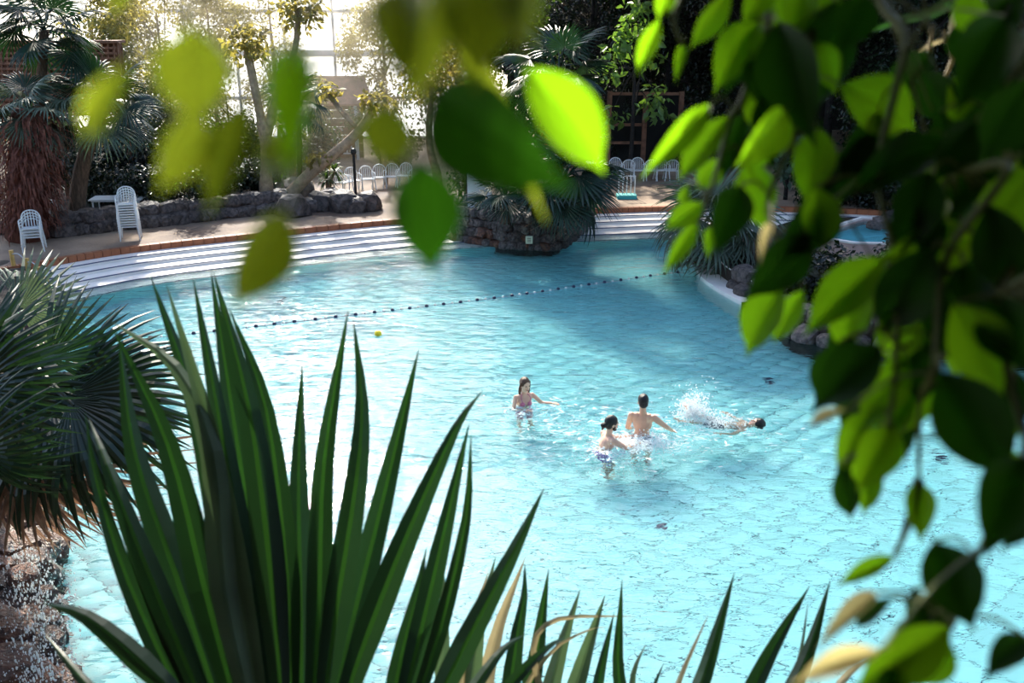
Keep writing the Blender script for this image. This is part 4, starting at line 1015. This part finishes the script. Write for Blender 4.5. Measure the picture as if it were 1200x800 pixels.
lp1 = thing('bank_palm', 'leaning fan palm with broad dark and silver leaves on the left bank', 'palm', (-5.9, 9.3, 1.9))
crown = atd(40, 470, 8.4)
m = MB(); m.tube([q - lp1.location for q in spline([lp1.location + Vector((0, 0, -0.4)), lp1.location.lerp(crown, 0.5) + Vector((-0.15, 0, 0)), crown], 5)], [0.2] * 11, 10); m.build('trunk', 'bark', lp1, True)
UPC = Vector((0, -0.5, 1)).normalized()
LEAVES = [  # hub px, tip px, depth hub, depth tip, kind, roll
    ((22, 362), (114, 345), 8.6, 8.9, 'pale', 0.9), ((18, 350), (72, 318), 9.2, 9.6, 'pale', 0.6),
    ((56, 420), (150, 378), 8.0, 8.1, 'narrow', 1.0), ((80, 452), (198, 452), 8.1, 8.0, 'narrow', 0.7), ((84, 462), (206, 505), 8.0, 7.7, 'narrow', 0.45), ((82, 470), (180, 570), 7.9, 7.6, 'narrow', 0.2),
    ((60, 470), (155, 530), 8.3, 7.9, 'narrow', -0.2), ((44, 490), (125, 585), 8.2, 7.9, 'narrow', 0.1),
    ((20, 470), (90, 452), 8.4, 8.2, 'narrow', 0.6), ((-10, 455), (70, 520), 8.2, 7.7, 'narrow', 0.5), ((-10, 540), (55, 495), 7.6, 7.4, 'narrow', 0.9)]
hubs = []
for i, (h0, t0, d0, d1, kd, rl) in enumerate(LEAVES):
    hb = atd(*h0, d0); hubs.append(hb); put_fan(lp1, crown, hb, atd(*t0, d1), kd, UPC, rl, i % 3)
for i, (h0, t0, rl) in enumerate((((48, 528), (120, 640), 0.4), ((36, 530), (88, 640), 0.2), ((18, 525), (40, 640), 0.0), ((28, 540), (62, 655), -0.2), ((0, 530), (8, 650), 0.0), ((10, 535), (28, 665), 0.2))):
    hb = atd(*h0, 7.9 + 0.05 * i); hubs.append(hb); put_fan(lp1, crown, hb, atd(*t0, 7.8 + 0.05 * i), 'dead', Vector((0.3, -1, 0.3)), rl, i % 2, 'dead_frond')
palm_stalks(lp1, crown, hubs, 0.012)
lp2 = thing('bank_palm', 'low fan palm with upright dark leaves at the left frame edge', 'palm', (-4.6, 6.9, 2.9))
crown2 = atd(-30, 470, 7.0); m = MB(); m.tube([q - lp2.location for q in spline([lp2.location + Vector((0, 0, -0.6)), lp2.location.lerp(crown2, 0.5), crown2], 4)], [0.15] * 9, 9); m.build('trunk', 'bark', lp2, True)
hubs = []
for i, (h0, t0, d0, d1, kd, rl) in enumerate([((-30, 440), (70, 388), 6.8, 6.7, 'narrow', 1.0), ((-35, 430), (38, 345), 6.9, 7.0, 'narrow', 0.9), ((-30, 455), (66, 436), 6.7, 6.5, 'narrow', 0.8), ((-30, 530), (46, 500), 6.4, 6.2, 'narrow', 0.9), ((-30, 420), (10, 330), 7.0, 7.1, 'narrow', 0.9)]):
    hb = atd(*h0, d0); hubs.append(hb); put_fan(lp2, crown2, hb, atd(*t0, d1), kd, UPC, rl, i % 3)
palm_stalks(lp2, crown2, hubs, 0.010)

# ------------------------------------------------------------------ nearest fan palms: every blade a piece of its own leaf
def blade(parent, pts, wpx, material, split=0.55, fold=0.5, dtip=2.25, dhub=1.9, curl=0.0, n=10):
    """pts in the photograph from hub to tip; depth runs from the hub to the tip; real width from the pixel width"""
    k = len(pts); P3 = []
    for i, (x, y) in enumerate(pts): P3.append(atd(x, y, dhub + (dtip - dhub) * (i / (k - 1))))
    path = spline(P3, max(3, n // (k - 1) + 1)); L = [0]
    for a, b in zip(path, path[1:]): L.append(L[-1] + (b - a).length)
    V, F = [], []; org = path[0]
    for i, p in enumerate(path):
        f = L[i] / L[-1]; t = (path[min(i + 1, len(path) - 1)] - path[max(i - 1, 0)]).normalized()
        view = (Vector((0, 0, CAMZ)) - p).normalized(); side = t.cross(view).normalized(); nn = side.cross(t).normalized()
        if curl: side = (side * math.cos(curl * f) + nn * math.sin(curl * f)).normalized(); nn = side.cross(t).normalized()
        hw = 0.41 * wpx * (dhub + dtip) / 2 / FPX * (max(0.06, f / split) if f < split else max(0.012, 1 - ((f - split) / (1 - split)) ** 1.7))
        q = p - org; rb = min(0.14 * hw + 0.0006, hw * 0.5); ru = nn * fold * (hw - rb); V += [q - side * hw, q - side * hw * 0.5 + nn * hw * fold * 0.5, q - side * rb + ru, q + side * rb + ru, q + side * hw * 0.5 + nn * hw * fold * 0.5, q + side * hw]
    for i in range(len(path) - 1):
        for j in range(5): a = i * 6 + j; F.append((a, a + 1, a + 7, a + 6))
    me = mesh_from('blade', V, F, material, False)
    if material == 'blade': me.materials.append(MATS['blade_rib']); me.polygons.foreach_set('material_index', [1 if j % 5 == 2 else 0 for j in range(len(F))])
    o = link('blade', me, parent)
    par = parent
    off = Vector((0, 0, 0))
    while par: off += par.location; par = par.parent
    o.location = org - off
    return o
def near_palm(label, hub_px, dhub, base):
    t = thing('near_fan_palm', label, 'palm', base); hub = atd(*hub_px, dhub)
    m = MB(); m.tube(spline([(0, 0, -0.15), Vector((0, 0, 0)).lerp(hub - t.location, 0.6), hub - t.location], 4), [0.03] * 5 + [0.022] * 4, 7)
    lf = m.build('fan_leaf', 'fan_leaf', t, True); return t, lf
H1 = (335, 1030)
t1, lf1 = near_palm('big dark green fan palm leaf spread across the left foreground', H1, 1.9, (-0.45, 1.25, 5.15))
SPEC = [  # control pixels from near the hub to the tip, width, material
    ([(225, 840), (150, 680), (112, 560), (100, 482)], 30, 'blade', -.4), ([(245, 840), (170, 660), (125, 545), (104, 490)], 40, 'blade', .5),
    ([(262, 840), (205, 670), (158, 530), (139, 395)], 46, 'blade', .5), ([(280, 840), (240, 690), (196, 520), (132, 384)], 46, 'blade', -.4),
    ([(295, 840), (262, 690), (248, 530), (205, 430), (131, 377)], 40, 'pale_blade', .5), ([(300, 840), (270, 680), (230, 480), (176, 322)], 40, 'blade', .5),
    ([(308, 840), (280, 680), (244, 500), (195, 333)], 34, 'pale_blade', -.4), ([(315, 840), (290, 680), (255, 480), (226, 324)], 36, 'blade', .5),
    ([(322, 840), (302, 680), (272, 480), (247, 317)], 40, 'blade', -.5), ([(330, 840), (318, 680), (292, 480), (250, 318)], 46, 'blade', .5),
    ([(340, 840), (336, 680), (312, 480), (268, 360)], 38, 'blade', -.4), ([(352, 840), (352, 700), (350, 560), (354, 424)], 38, 'blade', .5),
    ([(364, 840), (374, 700), (380, 540), (408, 363)], 38, 'blade', -.5), ([(376, 840), (395, 710), (418, 560), (424, 470), (414, 374)], 40, 'blade', .5),
    ([(386, 840), (415, 720), (450, 580), (491, 408)], 40, 'blade', -.4), ([(396, 845), (432, 740), (480, 620), (535, 500), (566, 457)], 42, 'blade', .5)]
for i, (p, w_, mt, fo) in enumerate(SPEC): blade(lf1, [H1] + p, w_, mt, split=0.47, fold=fo, dtip=2.2 + 0.05 * (i % 3), dhub=1.9, n=12)
blade(lf1, [(330, 960), (240, 850), (165, 775), (100, 722), (50, 707)], 34, 'blade', 0.6, .5, 1.95, 1.8); blade(lf1, [(300, 960), (150, 840), (105, 805), (75, 770), (52, 742)], 20, 'blade', 0.5, .5, 1.98, 1.8)
H2 = (440, 1020)
t2, lf2 = near_palm('narrow fan palm leaf with tall pointed blades beside the big leaf', H2, 2.0, (-0.20, 1.45, 4.95))
for i, (p, w_, mt, fo) in enumerate([([(470, 840), (505, 690), (550, 495)], 34, 'blade', .5), ([(480, 850), (515, 740), (546, 610), (552, 508)], 24, 'blade', -.4), ([(500, 850), (545, 755), (600, 650), (638, 571)], 36, 'blade', .5), ([(455, 860), (470, 770), (490, 690), (500, 640)], 30, 'blade', -.4), ([(520, 860), (560, 800), (590, 760), (618, 742)], 24, 'blade', .5), ([(540, 880), (600, 800), (640, 760), (664, 745)], 24, 'blade', -.4)]):
    blade(lf2, [H2] + p, w_, mt, 0.5, fo, 2.25, 2.0)
H3 = (640, 1040)
t3, lf3 = near_palm('pale tipped fan palm leaf low in the middle foreground', H3, 2.6, (0.15, 1.95, 4.50))
for i, (p, w_, mt, fo) in enumerate([([(500, 850), (490, 740), (497, 680)], 26, 'pale_blade', .5), ([(530, 850), (520, 720), (520, 660)], 28, 'pale_blade', -.4), ([(560, 850), (560, 740), (581, 652)], 30, 'pale_blade', .5), ([(572, 850), (580, 750), (616, 652)], 26, 'dry_blade', -.4), ([(600, 850), (604, 760), (614, 700), (615, 660)], 30, 'blade', .5), ([(620, 850), (630, 760), (643, 666)], 30, 'blade', -.5), ([(640, 850), (655, 770), (680, 690)], 30, 'pale_blade', .5), ([(665, 850), (682, 780), (709, 697)], 32, 'pale_blade', -.5), ([(690, 860), (703, 790), (720, 716)], 22, 'blade', .5), ([(722, 860), (724, 770), (729, 678)], 22, 'blade', -.4), ([(730, 870), (742, 790), (757, 754)], 18, 'pale_blade', .5), ([(750, 880), (765, 810), (778, 776)], 16, 'blade', -.4), ([(548, 850), (552, 740), (574, 665)], 18, 'dry_blade', .4),
    ([(640, 850), (625, 760), (655, 725), (745, 722)], 10, 'dry_blade', .3), ([(600, 860), (640, 770), (690, 738), (715, 735)], 8, 'dry_blade', .3)]):
    blade(lf3, [H3] + p, w_, mt, 0.5, fo, 2.75, 2.6)
H4 = (800, 1030)
t4, lf4 = near_palm('fan palm leaf with few dark blades at the bottom right', H4, 2.1, (0.42, 1.5, 4.95))
for i, (p, w_, mt, fo) in enumerate([([(810, 850), (832, 770), (861, 670)], 26, 'blade', .5), ([(860, 860), (900, 770), (949, 686)], 28, 'blade', -.4), ([(900, 860), (945, 770), (973, 680)], 28, 'blade', .5), ([(905, 860), (935, 780), (947, 705)], 10, 'pale_blade', .4), ([(780, 860), (795, 800), (830, 720)], 10, 'dry_blade', .3), ([(940, 880), (985, 800), (1022, 770)], 20, 'dry_blade', .3)]):
    blade(lf4, [H4] + p, w_, mt, 0.5, fo, 2.3, 2.1)

# ------------------------------------------------------------------ weeping figs: hanging twigs with broad pointed leaves close to the camera
def fig_leaf_mesh(name, material, bend, wave, seed):
    r_ = random.Random(seed); V, F = [], []; nr = 14
    for i in range(nr):
        f = i / (nr - 1); w = 0.5 * max(0.0, math.sin(math.pi * min(1, f ** 0.82))) ** 1.05
        if f > 0.82: w = min(w, 0.5 * 0.34 * max(0.0, 1 - (f - 0.82) / 0.18) ** 1.4 + 0.004)
        w = max(w, 0.008); z = -bend * f * f
        for j, s in enumerate((-1, -0.5, 0, 0.5, 1)):
            V.append((f, s * w, z + abs(s) * w * 0.42 + wave * math.sin(f * 7 + s * 2 + seed) * abs(s)))
    for i in range(nr - 1):
        for j in range(4): a = i * 5 + j; F.append((a, a + 5, a + 6, a + 1))
    m = MB(); m.v, m.f = V, F; m.tube([(-0.12, 0, 0.02), (0, 0, 0.0)], 0.012, 5); m.tube([(0, 0, -0.004), (0.5, 0, -bend * 0.25 - 0.004), (0.92, 0, -bend * 0.85 - 0.004)], [0.012, 0.009, 0.004], 5)
    return m.mesh(name, material, True)
FIG = {}
def fig(material, k):
    if (material, k) not in FIG: FIG[(material, k)] = fig_leaf_mesh('leaf', material, (0.10, 0.22, 0.02)[k], (0.012, 0.02, 0.03)[k], k)
    return FIG[(material, k)]
def project(p):
    v = Vector(p) - Vector((0, 0, CAMZ)); c, s = math.cos(PITCH), math.sin(PITCH)
    dz_ = v.y * c - v.z * s; return 600 + FPX * v.x / dz_, 400 - FPX * (v.y * s + v.z * c) / dz_, dz_
SHADE = []
def hang_leaf(parent, b, t, w, d, material='fig_leaf', tilt=0.0, shade=False, rr=random.Random(5)):
    B, T = atd(*b, d), atd(*t, d + rr.uniform(-0.03, 0.03)); x = T - B; L = x.length
    view = (Vector((0, 0, CAMZ)) - (B + T) / 2).normalized(); M = basis(x, view) @ Matrix.Rotation(tilt, 3, 'X')
    Wd = 0.88 * w * d / FPX / max(0.45, math.cos(tilt))
    o = link('leaf', fig(material, rr.randrange(3)), parent)
    o.matrix_basis = Matrix.Translation(B - parent.location) @ M.to_4x4() @ Matrix.Diagonal((L, Wd, L * 0.8, 1))
    if shade: SHADE.append(((B + T) / 2, L))
    return B
def twigs(parent, paths, leaves, d_r=0.0012, thick=1.0):
    pts = []; m = MB()
    for p in paths:
        s = spline(p, 8); pts += s; m.tube([q - parent.location for q in s], [(0.0045 - 0.0030 * i / len(s)) * thick for i in range(len(s))], 6)
    for b in leaves:
        q = min(pts, key=lambda q: (q - b).length + (0.05 if q.z < b.z - 0.01 else 0))
        if (q - b).length < 0.35: m.tube([v - parent.location for v in spline([q, (q + b) / 2 + Vector((0, 0, 0.008)), b], 3)], d_r, 5)
    m.build('twig', 'twig', parent)
# left fig
lf_t = thing('fig_tree', 'fig branch with large blurred yellow green leaves hanging at upper left', 'tree', (-2.6, -0.6, 5.2))
m = MB(); m.tube([q - lf_t.location for q in spline([(-2.6, -0.6, 5.1), (-2.5, -0.5, 6.6), (-2.0, -0.2, 7.5), (-0.9, 0.25, 7.75), (0.3, 0.4, 7.72)], 5)], [0.10] * 6 + [0.07] * 6 + [0.035] * 6 + [0.015] * 3, 8); m.build('trunk', 'bark', lf_t, True)
LL = [((225, 30), (225, 150), 82, .36), ((238, 135), (184, 228), 50, .40), ((152, 72), (98, 168), 36, .36), ((292, 118), (243, 252), 44, .40), ((348, 55), (338, 188), 48, .38), ((362, 180), (292, 190), 46, .40),
      ((456, 120), (455, 200), 62, .38), ((505, 110), (655, 222), 100, .46), ((615, 80), (718, 205), 66, .55), ((492, 190), (506, 324), 74, .50), ((336, 248), (268, 368), 58, .44), ((512, -10), (495, 112), 36, .36),
      ((560, -30), (562, 82), 95, .36), ((470, -20), (478, 110), 60, .33), ((610, -40), (618, 60), 60, .36), ((140, -18), (133, 16), 22, .5), ((535, 60), (640, 250), 34, .5)]
OLIVE_SHADE = {3, 5, 6, 7, 9, 10, 12, 13}
bs = [hang_leaf(lf_t, b, t, w * 1.25, d * (0.7 if i not in (8, 16) else 0.85), 'fig_leaf_shade' if i in (7, 9) else 'fig_leaf_olive_shade' if i in OLIVE_SHADE else 'fig_leaf' if i in (4, 8) else 'fig_leaf_gold_flare', random.uniform(-0.35, 0.35), shade=(i in OLIVE_SHADE and i not in (7, 9))) for i, (b, t, w, d) in enumerate(LL)]
def up(px, py, d): return atd(px, py, d)
twigs(lf_t, [[(-0.9, 0.25, 7.75), up(150, -150, .42), up(160, -20, .40), up(215, 20, .38), up(240, 120, .4), up(300, 110, .42)], [(-0.4, 0.32, 7.75), up(330, -150, .42), up(350, 20, .40), up(372, 170, .42), up(345, 240, .44)],
              [(0.0, 0.38, 7.73), up(480, -160, .44), up(500, 60, .44), up(498, 120, .47), up(494, 185, .5)], [(0.3, 0.4, 7.72), up(580, -150, .46), up(600, 20, .5), up(612, 75, .54)]], bs, 0.0008, 0.3)
# right fig
rt = thing('fig_tree', 'fig branches with crisp green leaves hanging over the right half', 'tree', (2.4, -0.4, 5.2))
m = MB(); m.tube([q - rt.location for q in spline([(2.4, -0.4, 5.1), (2.3, -0.3, 6.6), (1.8, 0.2, 7.6), (1.0, 0.75, 7.9), (0.35, 1.0, 7.85)], 5)], [0.11] * 6 + [0.08] * 6 + [0.04] * 6 + [0.018] * 3, 8); m.build('trunk', 'bark', rt, True)
RL = [  # base px, tip px, width, depth, lit
 ((832, 122), (753, 208), 34, .75, 1), ((854, 136), (792, 214), 40, .78, 1), ((774, 22), (744, 90), 26, .8, 1), ((888, 25), (836, 108), 56, .8, 1), ((906, 45), (882, 75), 24, .84, 1), ((790, -14), (770, 24), 28, .8, 1), ((856, -10), (808, 58), 34, .8, 1), ((802, 52), (792, 92), 15, .82, 1),
 ((912, 25), (948, 168), 80, .74, 0), ((885, 80), (932, 180), 70, .8, 0), ((955, 50), (980, 106), 40, .78, 1), ((872, 135), (846, 212), 42, .82, 0), ((876, 188), (896, 272), 54, .8, 1), ((902, 165), (878, 202), 26, .82, 1), ((868, 218), (842, 292), 52, .78, 0), ((846, 185), (815, 225), 34, .82, 0), ((824, 238), (778, 270), 32, .8, 1), ((818, 258), (776, 322), 24, .82, 1), ((834, 266), (830, 300), 18, .84, 1), ((806, 216), (799, 242), 18, .84, 1),
 ((998, 228), (1124, 150), 62, .72, 0), ((985, 100), (1078, 152), 76, .75, 0), ((1064, 160), (946, 240), 66, .78, 0), ((1142, 180), (1112, 268), 48, .75, 0), ((1218, 195), (1140, 298), 84, .66, 0), ((978, 232), (912, 304), 66, .76, 0), ((1038, 302), (940, 392), 62, .72, 1), ((1142, 282), (1030, 302), 64, .72, 1), ((1092, 290), (1028, 400), 82, .68, 0), ((948, 276), (878, 350), 62, .74, 0), ((918, 330), (868, 420), 54, .74, 1), ((942, 340), (904, 404), 36, .76, 1),
 ((1032, 405), (950, 480), 66, .70, 0), ((1062, 415), (1008, 505), 56, .70, 1), ((1086, 436), (1048, 514), 52, .72, 1), ((1102, 436), (1184, 566), 96, .62, 0), ((1118, 355), (1178, 466), 84, .62, 0), ((1162, 345), (1206, 438), 78, .62, 0), ((1080, 295), (1100, 415), 56, .72, 1), ((1108, 418), (1138, 437), 22, .74, 1),
 ((1046, 500), (1006, 575), 58, .70, 1), ((984, 545), (998, 610), 36, .72, 0), ((1028, 535), (1010, 608), 32, .71, 0), ((1022, 480), (980, 560), 40, .74, 1), ((1077, 564), (1079, 636), 38, .70, 1), ((1048, 652), (980, 685), 24, .70, 1), ((1094, 634), (1142, 740), 76, .62, 0), ((1112, 738), (1060, 702), 58, .64, 0), ((1114, 735), (1000, 812), 66, .60, 0), ((1204, 748), (1154, 794), 42, .62, 0), ((1200, 535), (1160, 645), 84, .58, 0), ((1178, 530), (1196, 552), 26, .66, 1), ((1060, 790), (1020, 830), 40, .6, 0),
 ((1015, -5), (985, 62), 60, .74, 0), ((1128, -12), (1152, 50), 42, .70, 0), ((940, -15), (930, 45), 48, .78, 1), ((905, -20), (870, 30), 40, .8, 1), ((968, -20), (958, 40), 50, .78, 0), ((1178, 20), (1120, 130), 80, .66, 0), ((1210, 90), (1150, 190), 80, .64, 0), ((960, 150), (945, 240), 56, .76, 0), ((1160, 240), (1180, 350), 72, .66, 0), ((1090, 200), (1055, 300), 66, .7, 0), ((1010, 320), (985, 420), 58, .74, 0), ((1130, 310), (1140, 420), 62, .68, 0), ((985, 400), (955, 470), 44, .74, 0), ((1060, 350), (1050, 440), 60, .7, 0), ((1185, 430), (1175, 520), 56, .66, 0), ((900, 110), (905, 200), 50, .8, 0)]
bs = []
for i, (b, t, w, d, lit) in enumerate(RL):
    bs.append(hang_leaf(rt, b, t, w, d, 'fig_leaf' if lit else ('fig_leaf_shade' if i % 3 else 'fig_leaf'), random.uniform(-0.3, 0.3), shade=not lit))
for b, t, w, d in (((992, 480), (940, 498), 16, .62), ((1030, 694), (958, 752), 24, .62), ((1032, 762), (930, 800), 34, .50), ((905, 262), (890, 300), 12, .66)):
    bs.append(hang_leaf(rt, b, t, w, d, 'fig_leaf_dry', 0.3))
r_ = random.Random(77)
for i in range(30):
    bx, by = r_.uniform(1080, 1240), r_.uniform(60, 330); a = r_.uniform(-0.7, 0.7); L = r_.uniform(70, 115)
    bs.append(hang_leaf(rt, (bx, by), (bx + math.sin(a) * L, by + math.cos(a) * L), r_.uniform(45, 70), r_.uniform(.74, 1.05), 'fig_leaf_shade', r_.uniform(-0.5, 0.5), shade=True))
def gap(x, y): return (980 < x < 1068 and 225 < y < 300) or (1000 < x < 1125 and 20 < y < 125) or (898 < x < 945 and 175 < y < 250)
cnt = 0
while cnt < 62:
    bx, by = r_.uniform(880, 1215), r_.uniform(-20, 470)
    if by > 60 + (bx - 860) * 1.9 or (bx > 1050 and by > 400): continue
    a = r_.uniform(-0.75, 0.35); L = r_.uniform(62, 105); tx, ty = bx + math.sin(a) * L, by + math.cos(a) * L
    if any(gap(bx + (tx - bx) * f, by + (ty - by) * f) for f in (0, .3, .6, 1)): continue
    lit = r_.random() < (0.5 if bx < 980 else 0.22); cnt += 1
    bs.append(hang_leaf(rt, (bx, by), (tx, ty), r_.uniform(36, 56), r_.uniform(.70, .92), 'fig_leaf' if lit else 'fig_leaf_shade', r_.uniform(-0.6, 0.6), shade=not lit))
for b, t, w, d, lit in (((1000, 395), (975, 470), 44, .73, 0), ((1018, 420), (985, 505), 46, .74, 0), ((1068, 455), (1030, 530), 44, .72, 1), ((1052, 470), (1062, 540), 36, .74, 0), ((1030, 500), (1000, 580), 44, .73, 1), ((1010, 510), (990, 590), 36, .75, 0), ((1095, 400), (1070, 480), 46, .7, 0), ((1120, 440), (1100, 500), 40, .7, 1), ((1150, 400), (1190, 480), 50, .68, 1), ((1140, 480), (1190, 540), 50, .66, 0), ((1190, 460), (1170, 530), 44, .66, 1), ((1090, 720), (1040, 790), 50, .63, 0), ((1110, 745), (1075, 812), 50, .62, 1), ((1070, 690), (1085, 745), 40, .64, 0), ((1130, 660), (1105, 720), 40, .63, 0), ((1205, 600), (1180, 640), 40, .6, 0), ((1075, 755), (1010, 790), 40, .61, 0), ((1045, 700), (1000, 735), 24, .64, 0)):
    bs.append(hang_leaf(rt, b, t, w, d, 'fig_leaf' if lit else 'fig_leaf_shade', r_.uniform(-0.4, 0.4), shade=not lit))
A0 = [Vector(q) for q in ((0.35, 1.0, 7.85), (0.6, 0.92, 7.88), (0.85, 0.82, 7.89), (1.1, 0.72, 7.86))]
twigs(rt, [[A0[0], up(860, -180, .95), up(900, 0, .82), up(872, 110, .80), up(856, 140, .80), up(836, 215, .8), up(815, 262, .82)], [A0[0], up(760, -140, .9), up(800, -30, .82), up(790, 20, .81), up(800, 55, .82)], [A0[1], up(990, -160, .9), up(950, 40, .78), up(935, 150, .78), up(900, 240, .77), up(930, 325, .75), up(912, 340, .74)],
           [A0[2], up(1100, -150, .85), up(1060, 60, .74), up(1030, 200, .73), up(1050, 310, .71), up(1050, 420, .70), up(1040, 500, .70), up(1020, 540, .71)], [A0[3], up(1230, 60, .72), up(1180, 200, .66), up(1110, 300, .68), up(1095, 425, .66), up(1078, 470, .69), up(1077, 563, .70)],
           [A0[3], up(1290, 200, .66), up(1210, 330, .62), up(1180, 420, .62), up(1200, 530, .6), up(1150, 640, .61), up(1115, 735, .61)], [up(1077, 563, .70), up(1065, 610, .69), up(1050, 650, .70)]], bs)
# unseen leaves added above the frame, each placed to shade a chosen lower leaf
V, F = [], []
fm = fig_leaf_mesh('tmp', 'fig_leaf_shade', 0.1, 0.015, 3); fv = np.zeros(len(fm.vertices) * 3); fm.vertices.foreach_get('co', fv); fv = fv.reshape(-1, 3); ff = [tuple(p.vertices) for p in fm.polygons]
r_ = random.Random(31)
for c, L in SHADE:
    s = 0.35
    while s < 3:
        q = c + SUN_DIR * s; x, y, dd = project(q)
        if y < -70 or x > 1270: break
        s += 0.05
    for k in range(2):
        q2 = q + SUN_DIR * (0.07 * k + r_.uniform(0, 0.05)); sz = 0.115
        M = basis(Vector((r_.uniform(-1, 1), r_.uniform(-1, 1), r_.uniform(-1, 0))), SUN_DIR + Vector((r_.uniform(-.3, .3), r_.uniform(-.3, .3), r_.uniform(-.3, .3)))); Mn = np.array(M)
        pv = (fv - np.array([0.45, 0, 0])) * np.array([sz, sz * 0.75, sz]); pv = pv @ Mn.T + np.array(q2 - rt.location); o = len(V); V += pv.tolist(); F += [tuple(i + o for i in f) for f in ff]
tag(link('crown', mesh_from('crown', V, F, 'fig_leaf_shade', True), rt), kind='stuff')  # out of view, added only as sun blockers
# strap leaf plant hanging from above at the top right
sp = thing('strap_plant', 'strap leafed plant with one withered pale leaf at top right', 'plant', atd(1180, -260, 1.5))
m = MB(); m.tube([Vector((0, 0, 0.0)), Vector((0, 0.2, 1.2)), Vector((0, 0.4, 2.2))], [0.05, 0.045, 0.04], 8); m.build('stem', 'bark', sp)
for pts, w, mt in (([(1180, -260), (1150, -60), (1110, 5), (1050, 25), (984, 50)], 26, 'blade'), ([(1180, -260), (1140, -50), (1118, 20), (1112, 42), (1085, 55), (1058, 74)], 17, 'dry_blade'), ([(1180, -260), (1200, -40), (1190, 5), (1166, 20)], 14, 'pale_blade'), ([(1180, -260), (1150, -20), (1148, 75), (1125, 115)], 9, 'dry_blade')):
    blade(sp, pts, w, mt, 0.4, .4, 1.45, 1.5)
for pts in ([(1058, 72), (1052, 95), (1044, 122)], [(1058, 72), (1056, 110), (1063, 126)], [(1092, 30), (1088, 70), (1078, 105), (1078, 120)], [(1106, 36), (1116, 70), (1102, 105), (1075, 128)]):
    m = MB(); m.tube([atd(x, y, 1.45) - sp.location for x, y in pts], 0.0035, 5); m.build('tendril', 'dry_blade', sp)
